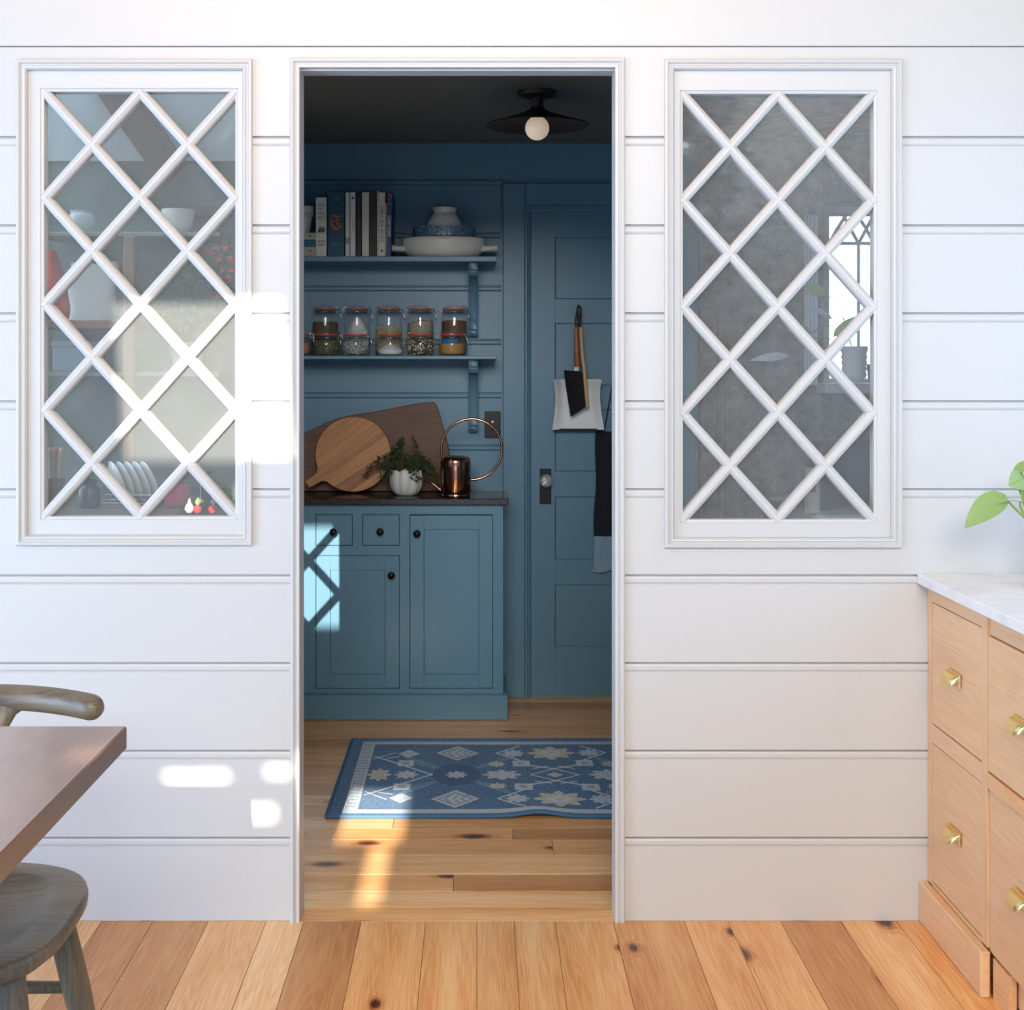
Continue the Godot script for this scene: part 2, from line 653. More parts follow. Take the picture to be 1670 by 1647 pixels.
# boards lie on a wall facing +z: one board from y0 to y1, bead and gap at its top
func board(st: SurfaceTool, x0: float, x1: float, y0: float, y1: float, z: float, last := false) -> void:
	st.set_smooth_group(-1)
	var p := [Vector2(y0, z - 0.010), Vector2(y0, z - 0.001), Vector2(y0 + 0.001, z)]
	if last:
		p.append_array([Vector2(y1, z), Vector2(y1, z - 0.010)])
	else:
		p.append_array([Vector2(y1 - 0.0245, z), Vector2(y1 - 0.0225, z - 0.0035), Vector2(y1 - 0.0205, z - 0.0012), Vector2(y1 - 0.017, z), Vector2(y1 - 0.009, z), Vector2(y1 - 0.0055, z - 0.0012), Vector2(y1 - 0.0042, z - 0.0035), Vector2(y1 - 0.0042, z - 0.010)])
	for i in p.size() - 1:
		quad(st, Vector3(x0, p[i].x, p[i].y), Vector3(x1, p[i].x, p[i].y), Vector3(x1, p[i + 1].x, p[i + 1].y), Vector3(x0, p[i + 1].x, p[i + 1].y))
	for e in 2:
		var x: float = x0 if e == 0 else x1
		for i in range(1, p.size() - 1):
			var a := Vector3(x, p[0].x, p[0].y)
			var b := Vector3(x, p[i].x, p[i].y)
			var c := Vector3(x, p[i + 1].x, p[i + 1].y)
			if e == 0: tri(st, a, b, c)
			else: tri(st, a, c, b)

# unseen lamp above the frame, placed to warm the top of the wall
func pendant() -> void:
	var root := thing("unseen_pendant_lamp", "small warm globe pendant out of view, placed to warm the top of the white wall", "lamp", Vector3(-0.15, 2.72, 0.95))
	var st := begin()
	lathe(st, [Vector2(0.0001, -0.06), Vector2(0.035, -0.05), Vector2(0.058, -0.015), Vector2(0.058, 0.015), Vector2(0.035, 0.05), Vector2(0.0001, 0.06)], 24)
	var m := flat("f5e2c8", 0.4)
	m.emission_enabled = true
	m.emission = Color("ffbe82")
	m.emission_energy_multiplier = 1.5
	obj("globe", st, m, root)
	st = begin()
	lathe(st, [Vector2(0.0001, 0.05), Vector2(0.03, 0.05), Vector2(0.025, 0.09), Vector2(0.004, 0.10), Vector2(0.004, 1.88), Vector2(0.0001, 1.88)], 12)
	obj("stem", st, M.black_iron, root)
	var li := OmniLight3D.new()
	li.name = "unseen_globe_light"
	li.light_color = Color("ffa862")
	li.light_energy = 0.36
	li.light_size = 0.06
	li.omni_range = 10.0
	li.omni_attenuation = 2.0
	li.shadow_enabled = true
	root.add_child(li)

func white_wall() -> void:
	var w := begin()
	var z0 := -0.069
	var z1 := -0.010
	var top := 4.6
	var wx := [X(46, 0), X(403, 0), X(489, 0), X(1002, 0), X(1100, 0), X(1453, 0)]
	var wy := [Y(876, 0), Y(114, 0), Y(110, 0)]
	bx(w, Vector3(-3.3, -0.05, z0), Vector3(wx[0], wy[1], z1))
	bx(w, Vector3(wx[0], -0.05, z0), Vector3(wx[1], wy[0], z1))
	bx(w, Vector3(wx[1], -0.05, z0), Vector3(wx[2] - 0.001, wy[1], z1))
	bx(w, Vector3(wx[3] + 0.001, -0.05, z0), Vector3(wx[4], wy[1], z1))
	bx(w, Vector3(wx[4], -0.05, z0), Vector3(wx[5], wy[0], z1))
	bx(w, Vector3(wx[5], -0.05, z0), Vector3(1.92, wy[1], z1))
	bx(w, Vector3(-3.3, wy[1], z0), Vector3(1.92, top, z1))
	var wall := struct("wall_front", w, M.white, "white panelled wall with a doorway between two diamond-paned windows")
	var rows := [Y(77, 0), Y(222, 0), Y(366, 0), Y(509.5, 0), Y(653, 0), Y(796.5, 0), Y(937, 0), Y(1080, 0), Y(1223, 0), Y(1365, 0), 0.0]
	var a0 := X(30, 0)
	var a1 := X(410, 0)
	var a2 := X(476, 0)
	var b0 := X(1014, 0)
	var b1 := X(1085, 0)
	var b2 := X(1468, 0)
	for i in 10:
		var y1: float = rows[i]
		var y0: float = rows[i + 1]
		var spans := [[-3.3, a2], [b0, 1.75]]
		if i <= 5: spans = [[-3.3, a0], [a1, a2], [b0, b1], [b2, 1.75]]
		for s in spans:
			var st := begin()
			board(st, s[0], s[1], y0, y1, 0.0, i == 0)
			if i == 0 and s[0] == a1:   # the top row runs on above the openings
				board(st, a0, a1, Y(100, 0), y1, 0.0, true)
				board(st, a2, b0, Y(98, 0), y1, 0.0, true)
				board(st, b1, b2, Y(100, 0), y1, 0.0, true)
			if i == 5 and s[0] == a1: board(st, a0, a1, y0, Y(887, 0), 0.0, true)
			if i == 5 and s[0] == b0: board(st, b1, b2, y0, Y(890, 0), 0.0, true)
			obj("board", st, M.white, wall)
	var hd := begin()
	bx(hd, Vector3(-3.3, Y(75.5, 0), -0.01), Vector3(1.75, 2.45, 0.004), 0.002)
	obj("head_board", hd, M.white, wall)
	# the doorway's casing and jambs in one profile
	var dc := begin()
	frame(dc, X(473.5, 0), -0.3, X(1018.5, 0), Y(95.5, 0), [Vector2(0, -0.005), Vector2(0, 0.009), Vector2(0.002, 0.012), Vector2(0.007, 0.013), Vector2(0.010, 0.011), Vector2(0.011, 0.006), Vector2(0.014, 0.006), Vector2(0.016, 0.009), Vector2(0.022, 0.009), Vector2(0.0235, 0.007), Vector2(0.0235, -0.079), Vector2(0.0, -0.079)])
	obj("door_casing", dc, M.white, wall)

func diamond_window(called: String, gx0: float, gy0: float, gx1: float, gy1: float, cx0: float, cy0: float, cx1: float, cy1: float, label: String) -> void:
	var root := thing(called, label, "window", Vector3.ZERO, "", "structure")
	var c := begin()
	var ins := 0.0
	frame(c, X(cx0, 0), Y(cy1, 0), X(cx1, 0), Y(cy0, 0), [Vector2(0, -0.004), Vector2(0, 0.010), Vector2(0.002, 0.013), Vector2(0.007, 0.014), Vector2(0.010, 0.011), Vector2(0.011, 0.007), Vector2(0.014, 0.007), Vector2(0.017, 0.010), Vector2(0.021, 0.009), Vector2(0.0245, 0.002), Vector2(0.0250, -0.012), Vector2(0.027, -0.075), Vector2(0.0, -0.075)])
	obj("casing", c, M.white, root)
	var s := begin()
	var x0 := X(cx0, 0) + 0.025
	var x1 := X(cx1, 0) - 0.025
	var y0 := Y(cy1, 0) + 0.025
	var y1 := Y(cy0, 0) - 0.025
	var g := [X(gx0, 0), Y(gy1, 0), X(gx1, 0), Y(gy0, 0)]
	# the sash: four members mitred, with a moulded stop against the glass
	var l: float = g[0] - x0
	var r: float = x1 - g[2]
	var b: float = g[1] - y0
	var t: float = y1 - g[3]
	var lev := [[0.0, -0.045], [0.0, -0.006], [1.0, -0.006], [1.0, -0.0085], [1.0, -0.0105]]
	var off := [0.0, 0.0, -0.008, -0.006, 0.0]
	var rings := []
	for i in lev.size():
		var k: float = lev[i][0]
		var o: float = off[i]
		rings.append([Vector3(x0 + l * k + o, y0 + b * k + o, lev[i][1]), Vector3(x1 - r * k - o, y0 + b * k + o, lev[i][1]), Vector3(x1 - r * k - o, y1 - t * k - o, lev[i][1]), Vector3(x0 + l * k + o, y1 - t * k - o, lev[i][1])])
	for zz in [-0.024, -0.045]:
		rings.append([Vector3(g[0], g[1], zz), Vector3(g[2], g[1], zz), Vector3(g[2], g[3], zz), Vector3(g[0], g[3], zz)])
	rings.append(rings[0])
	s.set_smooth_group(-1)
	for i in rings.size() - 1:
		for k in 4:
			quad(s, rings[i][k], rings[i][(k + 1) % 4], rings[i + 1][(k + 1) % 4], rings[i + 1][k])
	obj("sash", s, M.white, root)
	# lattice: two diamonds wide, four high
	var w: float = (g[2] - g[0]) / 2.0
	var h: float = (g[3] - g[1]) / 4.0
	var o := Vector2(g[0], g[3])
	for dirn in 2:
		for k in range(-1, 4):
			# v = u + k  or  v = (2 - u) + k, clipped to 0..2 by 0..4
			var u0 := maxf(0.0, -k)
			var u1 := minf(2.0, 4.0 - k)
			var p := Vector2(u0, u0 + k)
			var q := Vector2(u1, u1 + k)
			if dirn == 1:
				p.x = 2.0 - p.x
				q.x = 2.0 - q.x
			var a := Vector3(o.x + p.x * w, o.y - p.y * h, 0)
			var e := Vector3(o.x + q.x * w, o.y - q.y * h, 0)
			var d := (e - a).normalized()
			var nrm := Vector3(-d.y, d.x, 0)
			var st := begin()
			st.set_smooth_group(-1)
			var z := 0.0004 * dirn
			var prof := [[-0.0125, -0.044], [-0.0125, -0.017], [-0.0095, -0.012], [-0.0045, -0.0085], [-0.003, -0.0075], [0.003, -0.0075], [0.0045, -0.0085], [0.0095, -0.012], [0.0125, -0.017], [0.0125, -0.044]]
			a -= d * 0.006
			e += d * 0.006
			for i in prof.size():
				var f = prof[i]
				var gg = prof[(i + 1) % prof.size()]
				var oa: Vector3 = nrm * f[0] + Vector3(0, 0, f[1] + z)
				var ob: Vector3 = nrm * gg[0] + Vector3(0, 0, gg[1] + z)
				quad(st, a + oa, a + ob, e + ob, e + oa)
			obj("muntin", st, M.white, root)
	for j in range(0, 9):
		for i in range(0, 5):
			if (i + j) % 2 == 0: continue
			var cu := i * 0.5
			var cv := j * 0.5
			var poly := PackedVector2Array([Vector2(cu - 0.5, cv), Vector2(cu, cv - 0.5), Vector2(cu + 0.5, cv), Vector2(cu, cv + 0.5)])
			var got := Geometry2D.intersect_polygons(poly, PackedVector2Array([Vector2(0, 0), Vector2(2, 0), Vector2(2, 4), Vector2(0, 4)]))
			if got.is_empty(): continue
			var pp := PackedVector2Array()
			for v in got[0]: pp.append(Vector2(o.x + v.x * w, o.y - v.y * h))
			var st := begin()
			prism(st, pp, -0.031, -0.027)
			obj("pane", st, M.pane, root)

func floors() -> void:
	var fl := struct("floor_front", func_box(Vector3(-3.3, -0.06, -0.02), Vector3(1.9, -0.016, 6.55)), M.plank[0], "honey oak plank floor of the front room, boards running towards the wall")
	var px := [-760.0, -640.0, -540.0, -425.0, -300.0, -205.0, -110.0, -30.0, 60.0, 166.0, 250.0, 340.0, 434.0, 496.0, 589.0, 694.0, 778.0, 838.0, 905.0, 1000.0, 1116.0, 1187.0, 1273.0, 1371.0, 1462.0, 1520.0, 1610.0, 1700.0, 1800.0, 1900.0, 2010.0]
	for i in px.size() - 1:
		var x0: float = (px[i] - 780.0) / 667.0
		var x1: float = (px[i + 1] - 780.0) / 667.0
		var z := 0.0
		while z < 0.95:
			var z1: float = minf(z + rng.randf_range(1.3, 2.6), 1.0)
			if z == 0.0 and i % 5 == 3: z1 = rng.randf_range(0.5, 0.8)
			plank(fl, Vector3(x0 + 0.0005, -0.016, z + 0.0005), Vector3(x1 - 0.0005, rng.randf_range(-0.0004, 0.0), z1 - 0.0005), 2)
			z = z1
	struct("floor_rear", func_box(Vector3(-3.3, -0.016, 1.0), Vector3(1.9, 0.0, 6.55)), flat("9aa3aa", 0.6), "pale grey floor under the viewer, out of view, coloured to cut warm bounce")  # unseen floor kept grey to hold back warm bounced light
	var fp := struct("floor_pantry", func_box(Vector3(-2.3, -0.06, -2.42), Vector3(1.92, -0.016, -0.02)), M.plank[2], "oak plank floor of the pantry, boards running across the doorway")
	var rows := [1503.0, 1479.0, 1453.0, 1425.6, 1395.0, 1369.0, 1350.6]
	var zs := []
	for y in rows: zs.append(DIST - FOCAL * EYE / (y - 604.0))
	zs[0] = 0.0
	while zs[-1] > -2.38: zs.append(zs[-1] - [0.118, 0.097, 0.128, 0.108][zs.size() % 4])
	var joints := {0: 1800.0, 2: 739.0, 3: 1600.0, 4: 904.0, 5: 837.0, 6: 640.0, 8: 1000.0, 10: 700.0}
	for i in zs.size() - 1:
		var cuts := [-2.3]
		if joints.has(i): cuts.append(X(joints[i], zs[i]))
		elif i % 2: cuts.append(-0.6 + 0.3 * i - 1.1)
		cuts.append(1.9)
		cuts.sort()
		for k in cuts.size() - 1:
			if cuts[k + 1] - cuts[k] < 0.05: continue
			plank(fp, Vector3(cuts[k] + 0.0006, -0.016, maxf(zs[i + 1], -2.42) + 0.0006), Vector3(cuts[k + 1] - 0.0006, rng.randf_range(-0.0004, 0.0), zs[i] - 0.0006), 0)

func func_box(a: Vector3, b: Vector3) -> SurfaceTool:
	var st := begin()
	bx(st, a, b)
	return st

func plank(parent: Node, a: Vector3, b: Vector3, axis: int) -> void:
	uvax = axis
	uvk = Vector2(1.0 / 0.5, 1.0 / 1.6)
	uvo = Vector2(rng.randf(), rng.randf())
	var st := begin()
	bx(st, a, b, 0.0006)
	obj("plank", st, M.plank[rng.randi() % M.plank.size()], parent)
	reset_uv()

func reset_uv() -> void:
	uvax = 1
	uvk = Vector2.ONE
	uvo = Vector2.ZERO

func grain(axis: int, across: float, along: float) -> void:
	uvax = axis
	uvk = Vector2(1.0 / across, 1.0 / along)
	uvo = Vector2(rng.randf(), rng.randf())

func pantry_shell() -> void:
	var z := BACK
	# back wall, open at the right for the window built as a reflection
	var w := begin()
	var wx0 := 1.432
	var wx1 := 1.74
	var wy0 := 1.30
	var wy1 := 2.0
	bx(w, Vector3(-2.3, -0.05, -2.52), Vector3(wx0, 2.75, z - 0.010))
	bx(w, Vector3(wx0, -0.05, -2.52), Vector3(wx1, wy0, z - 0.010))
	bx(w, Vector3(wx0, wy1, -2.52), Vector3(wx1, 2.75, z - 0.010))
	bx(w, Vector3(wx1, -0.05, -2.52), Vector3(1.92, 2.75, z - 0.010))
	var back := struct("wall_back", w, M.blue, "dark blue panelled back wall of the pantry behind the shelves")
	var ys := [Y(292, z), Y(379, z), Y(465.5, z), Y(553, z), Y(640, z), Y(725.5, z), 0.5, 0.0]
	for i in 7:
		var st := begin()
		board(st, -0.8, X(817.5, z), ys[i + 1], ys[i], z)
		obj("board", st, M.blue, back)
	var fr := begin()
	board(fr, -0.8, 0.95, ys[0], 2.30, z + 0.004, true)
	obj("frieze_board", fr, M.blue, back)
	var fl := begin()
	bx(fl, Vector3(X(820, z), 0, z - 0.01), Vector3(X(856, z), Y(299, z), z + 0.010), 0.003)
	obj("door_stile", fl, M.blue, back)
	var ft := begin()
	bx(ft, Vector3(X(856, z), Y(336, z), z - 0.01), Vector3(0.95, Y(299, z), z + 0.009), 0.003)
	obj("door_lintel", ft, M.blue, back)
	var pc := begin()
	bx(pc, Vector3(-0.8, 2.28, -2.42), Vector3(0.72, 2.34, -0.069))
	struct("ceiling_pantry", pc, M.ceiling_tone, "grey brown flat ceiling of the pantry above the lamp")
	struct("ceiling_nook", func_box(Vector3(0.72, 2.28, -2.42), Vector3(1.92, 2.34, -0.069)), M.plaster, "grey brown ceiling toned like the reflection at the top of the right window")  # ceiling given the tone of the reflection in the right window
	struct("wall_pantry_left", func_box(Vector3(-0.88, -0.05, -2.42), Vector3(-0.801, 2.75, -1.505)), M.blue, "blue partition closing the pantry on the left, out of view")
	struct("sky_stop_3", func_box(Vector3(-0.82, 2.285, -1.504), Vector3(-0.801, 2.75, -0.070)), M.white, "panel between the two ceilings, out of view, placed to keep sky light out")  # unseen panel, put in to stop sky light leaking into the pantry
	struct("wall_pantry_right", func_box(Vector3(1.92, -0.06, -2.52), Vector3(2.02, 2.75, 0.0)), M.blue, "blue end wall of the pantry on the right, out of view")
	struct("wall_pantry_front", func_box(Vector3(-3.3, 2.2, -0.078), Vector3(1.92, 4.6, -0.069)), M.blue, "pantry side of the wall above the doorway, out of view")

func front_room() -> void:
	# unseen room behind the lens, its window and roof sheet placed to shape the light
	var w := begin()
	var z0 := 6.5
	var z1 := 6.6
	var top := 4.6
	var o := [-1.5, 1.3, 2.4, 4.2]
	bx(w, Vector3(-3.3, -0.06, z0), Vector3(o[0], top, z1))
	bx(w, Vector3(o[1], -0.06, z0), Vector3(1.92, top, z1))
	bx(w, Vector3(o[0], -0.06, z0), Vector3(o[1], o[2], z1))
	bx(w, Vector3(o[0], o[3], z0), Vector3(o[1], top, z1))
	struct("wall_rear", w, M.unseen_dark_wall, "rear wall with a high window, out of view, kept dark to cut bounced light")
	struct("wall_left", func_box(Vector3(-3.4, -0.06, -0.07), Vector3(-3.3, top, z1)), M.unseen_dark_wall, "left side wall, out of view, kept dark to cut bounced light")
	struct("wall_right", func_box(Vector3(1.75, -0.06, -0.01), Vector3(1.92, top, z1)), M.unseen_dark_wall, "right side wall behind the worktop, out of view, kept dark to cut bounce")
	struct("ceiling_front", func_box(Vector3(-3.4, top, -0.07), Vector3(1.92, top + 0.1, z1)), flat("dcb88f", 0.6), "front room ceiling, out of view, coloured to throw warm light on the wall")  # unseen ceiling, coloured to bounce warm light onto the wall top
	# unseen sheet outside that blocks the sun, its gaps shaped for the patches
	var gaps := []
	var ry := 4.24
	for g in [[200.0, 477.0, 1.124, 1.52], [499.0, 622.0, 0.21, 0.41], [575.0, 612.0, 0.03, 0.21], [270.0, 372.0, 0.335, 0.362], [436.0, 474.0, 0.345, 0.375], [378.0, 448.0, 0.238, 0.278]]:
		var xa: float = (g[0] - 780.0) / 667.0
		var xb: float = (g[1] - 780.0) / 667.0
		# where a beam through (x, y) of the white wall crosses the sheet
		var za: float = (ry - g[2]) / 0.3875
		var zb: float = (ry - g[3]) / 0.3875
		gaps.append(Rect2(xa - 0.0285 * za, zb, xb - xa, za - zb))
	var xs := [-4.0, 3.0]
	var zs := [z1, 12.2]
	for g in gaps:
		xs.append_array([g.position.x, g.end.x])
		zs.append_array([g.position.y, g.end.y])
	xs.sort()
	zs.sort()
	var pr := begin()
	for i in xs.size() - 1:
		for k in zs.size() - 1:
			var c := Vector2((xs[i] + xs[i + 1]) / 2, (zs[k] + zs[k + 1]) / 2)
			var open := false
			for g in gaps: open = open or g.has_point(c)
			if not open: bx(pr, Vector3(xs[i], ry, zs[k]), Vector3(xs[i + 1], ry + 0.01, zs[k + 1]))
	struct("sun_mask_1", pr, M.white, "unseen sheet outside the rear window, placed to block sun except through its gaps")

func pantry_door() -> void:
	var z := BACK - 0.004
	var root := thing("door_1", "dark blue five-panel door at the back of the pantry", "door", Vector3.ZERO, "", "structure")
	var x0 := X(866, z)
	var x1 := 0.895
	var top := Y(345.5, z)
	var bot := Y(1133, z)
	var pl := X(905, z)
	var pr := x1 - (pl - x0)
	var c := begin()
	frame(c, X(855.5, z), -0.3, x1 + 0.02, Y(335.5, z), [Vector2(0, z), Vector2(0, z + 0.016), Vector2(0.003, z + 0.020), Vector2(0.009, z + 0.020), Vector2(0.012, z + 0.014), Vector2(0.015, z + 0.013), Vector2(0.018, z + 0.016), Vector2(0.0235, z + 0.014), Vector2(0.025, z + 0.002), Vector2(0.025, z - 0.03)])
	obj("casing_moulding", c, M.blue, root)
	for s in [[x0, pl], [pr, x1]]:
		box("stile", Vector3(s[0], bot, z - 0.04), Vector3(s[1], top, z), M.blue, root, 0.001)
	var py := [[386.5, 488.0], [526.5, 629.0], [667.5, 769.0], [809.5, 913.0], [953.0, 1055.0]]
	var edge := top
	for p in py:
		box("rail", Vector3(pl, Y(p[0], z), z - 0.04), Vector3(pr, edge, z), M.blue, root)
		edge = Y(p[1], z)
		var st := begin()
		frame(st, pl, edge, pr, Y(p[0], z), [Vector2(0, z), Vector2(0.003, z - 0.003), Vector2(0.008, z - 0.011), Vector2(0.011, z - 0.012), Vector2(0.013, z - 0.015)])
		st.set_smooth_group(-1)
		quad(st, Vector3(pl + 0.013, edge + 0.013, z - 0.015), Vector3(pr - 0.013, edge + 0.013, z - 0.015), Vector3(pr - 0.013, Y(p[0], z) - 0.013, z - 0.015), Vector3(pl + 0.013, Y(p[0], z) - 0.013, z - 0.015))
		obj("panel", st, M.blue, root)
	box("rail", Vector3(pl, bot, z - 0.04), Vector3(pr, edge, z), M.blue, root)
	box("gap_shade_strip", Vector3(x0, 0.0, z - 0.05), Vector3(x1, bot, z - 0.03), M.shadow_gap, root)  # dark strip put in for the shade under the door
	# lock plate with keyhole, cut-glass knob
	var kz := z + 0.002
	var lp := begin()
	bx(lp, Vector3(X(880.3, kz), Y(822, kz), z), Vector3(X(899.0, kz), Y(764.5, kz), z + 0.004), 0.0015)
	var plate := obj("lock_plate", lp, M.bronze, root)
	tag(plate, "dark bronze lock plate with a keyhole")
	var kh := begin()
	lathe(kh, [Vector2(0.0001, 0), Vector2(0.003, 0), Vector2(0.003, 0.0012), Vector2(0.0001, 0.0012)], 12)
	bx(kh, Vector3(-0.0014, 0, 0.0), Vector3(0.0014, 0.0012, 0.011))
	obj("keyhole", kh, flat("0b0a09", 0.9), plate, Transform3D(Basis(Vector3.RIGHT, PI / 2), Vector3(X(889.5, kz), Y(805, kz), z + 0.004)))
	var kb := begin()
	lathe(kb, [Vector2(0.0001, 0), Vector2(0.010, 0), Vector2(0.010, 0.005), Vector2(0.006, 0.007), Vector2(0.006, 0.022), Vector2(0.0001, 0.022)], 20)
	var neck := obj("knob", kb, M.bronze, root, Transform3D(Basis(Vector3.RIGHT, PI / 2), P(890, 783, z + 0.004)))
	var gl := begin()
	gl.set_smooth_group(-1)
	var prof := [[0.010, 0.020], [0.021, 0.026], [0.0265, 0.036], [0.0265, 0.042], [0.019, 0.051], [0.009, 0.054]]
	for i in prof.size() - 1:
		for j in 12:
			var q := []
			for e in [[i, j], [i, j + 1], [i + 1, j + 1], [i + 1, j]]:
				var a: float = TAU * (e[1] + 0.5 * (e[0] % 2)) / 12.0
				q.append(Vector3(cos(a) * prof[e[0]][0], prof[e[0]][1], sin(a) * prof[e[0]][0]))
			quad_out(gl, Vector3(0, 0.037, 0), q[0], q[1], q[2], q[3])
	for j in 12:
		var e := prof.size() - 1
		var a := TAU * (j + 0.5 * (e % 2)) / 12.0
		var b := TAU * (j + 1 + 0.5 * (e % 2)) / 12.0
		tri(gl, Vector3(0, 0.055, 0), Vector3(cos(b) * 0.009, 0.054, sin(b) * 0.009), Vector3(cos(a) * 0.009, 0.054, sin(a) * 0.009))
	var glass := flat("dfe9e6", 0.06)
	glass.metallic = 0.55
	tag(obj("glass_grip", gl, glass, neck), "cut-glass grip of twelve facets")
	var hk := begin()
	sweep(hk, smooth_path([P(945.5, 509, z), P(945.5, 508, z + 0.02), P(945.5, 512, z + 0.035), P(945.5, 508, z + 0.05), P(945.5, 503, z + 0.052)]), 0.004, 8, true)
	lathe(hk, [Vector2(0.0001, -0.006), Vector2(0.0055, -0.003), Vector2(0.0065, 0.0), Vector2(0.0055, 0.003), Vector2(0.0001, 0.006)], 12, P(945.5, 505, z + 0.052))
	obj("coat_hook", hk, M.blue, root)

func knob_at(px: float, py: float, z: float, parent: Node) -> void:
	var st := begin()
	lathe(st, [Vector2(0.0001, 0), Vector2(0.009, 0), Vector2(0.009, 0.003), Vector2(0.0055, 0.005), Vector2(0.0055, 0.012), Vector2(0.011, 0.016), Vector2(0.0145, 0.022), Vector2(0.0135, 0.028), Vector2(0.008, 0.032), Vector2(0.0001, 0.0335)], 24)
	obj("knob", st, M.bronze, parent, Transform3D(Basis(Vector3.RIGHT, PI / 2), P(px, py, z)))

func shaker(called: String, px0: float, py0: float, px1: float, py1: float, inner: Array, z: float, parent: Node) -> MeshInstance3D:
	var a := Vector3(X(px0, z) + 0.0022, Y(py1, z) + 0.0022, z - 0.02)
	var b := Vector3(X(px1, z) - 0.0022, Y(py0, z) - 0.0022, z)
	if inner.is_empty():
		return box(called, a, b, M.blue, parent, 0.0012)
	var c := [X(inner[0], z), Y(inner[3], z), X(inner[2], z), Y(inner[1], z)]
	var st := begin()
	bx(st, a, Vector3(c[0], b.y, b.z), 0.0012)
	bx(st, Vector3(c[2], a.y, a.z), b, 0.0012)
	bx(st, Vector3(c[0], a.y, a.z), Vector3(c[2], c[1], b.z))
	bx(st, Vector3(c[0], c[3], a.z), Vector3(c[2], b.y, b.z))
	var d := obj(called, st, M.blue, parent)
	box("panel", Vector3(c[0] + 0.0008, c[1] + 0.0008, z - 0.015), Vector3(c[2] - 0.0008, c[3] - 0.0008, z - 0.0035), M.blue, d, 0.0008)
	return d

func base_cabinet() -> void:
	var z := -2.015
	var root := thing("base_cabinet", "slate blue fitted cabinet with two small drawers and two doors under the dark worktop", "cabinet")
	var st := begin()
	var xl := -0.795
	var xr := X(820.5, z)
	var y0 := Y(1133, z)
	var y1 := Y(823, z)
	var cols := [[xl, X(514.5, z)], [X(575, z), X(591, z)], [X(652, z), X(668, z)], [X(804, z), xr]]
	bx(st, Vector3(cols[0][0], y0, z - 0.022), Vector3(cols[0][1], y1, z))
	bx(st, Vector3(cols[2][0], Y(1122.8, z), z - 0.022), Vector3(cols[2][1], Y(838.5, z), z))
	bx(st, Vector3(cols[3][0], y0, z - 0.022), Vector3(cols[3][1], y1, z))
	bx(st, Vector3(cols[0][1], Y(838.5, z), z - 0.022), Vector3(cols[3][0], y1, z))
	bx(st, Vector3(cols[1][0], Y(890, z), z - 0.022), Vector3(cols[1][1], Y(838.5, z), z))
	bx(st, Vector3(cols[0][1], Y(905.5, z), z - 0.022), Vector3(cols[2][0], Y(890, z), z))
	bx(st, Vector3(cols[0][1], y0, z - 0.022), Vector3(cols[3][0], Y(1122.8, z), z))
	bx(st, Vector3(xl, 0.0, BACK + 0.001), Vector3(xl + 0.018, y1, z - 0.022))
	bx(st, Vector3(xr - 0.018, 0.0, BACK + 0.001), Vector3(xr, y1, z - 0.022))
	bx(st, Vector3(xl, y1 - 0.018, BACK + 0.001), Vector3(xr, y1, z - 0.022))
	bx(st, Vector3(xl, y0, BACK + 0.001), Vector3(xr, y0 + 0.018, z - 0.022))
	bx(st, Vector3(xl, y0, z - 0.034), Vector3(xr, y1, z - 0.026))
	obj("body", st, M.blue, root)
	var d1 := shaker("drawer", 514.5, 838.5, 575, 890, [], z, root)
	knob_at(544.5, 866.8, z, d1)
	var d2 := shaker("drawer", 591, 838.5, 652, 890, [], z, root)
	knob_at(620.5, 866.3, z, d2)
	var d3 := shaker("door", 514.5, 905.5, 652, 1122.8, [539, 929.5, 628, 1099.5], z, root)
	knob_at(638.8, 937.3, z, d3)
	var d4 := shaker("door", 668, 839.7, 804, 1122.8, [691.3, 863.3, 781, 1099.5], z, root)
	knob_at(680.3, 869.5, z, d4)
	var p := begin()
	uvax = 0
	bx(p, Vector3(xl, 0, z - 0.03), Vector3(X(828.3, -1.975), Y(1133, -1.975) - 0.002, -1.975), 0.003)
	bx(p, Vector3(xl, 0, BACK + 0.03), Vector3(X(828.3, -1.975), Y(1133, -1.975) - 0.002, z - 0.0301))
	obj("plinth", p, M.blue, root)
	reset_uv()
	var t := begin()
	bx(t, Vector3(-0.798, y1, BACK + 0.002), Vector3(X(828.6, -1.99), COUNTER, -1.992), 0.0025)
	tag(obj("worktop", t, M.granite), "dark speckled stone worktop on the slate blue cabinet", "worktop")

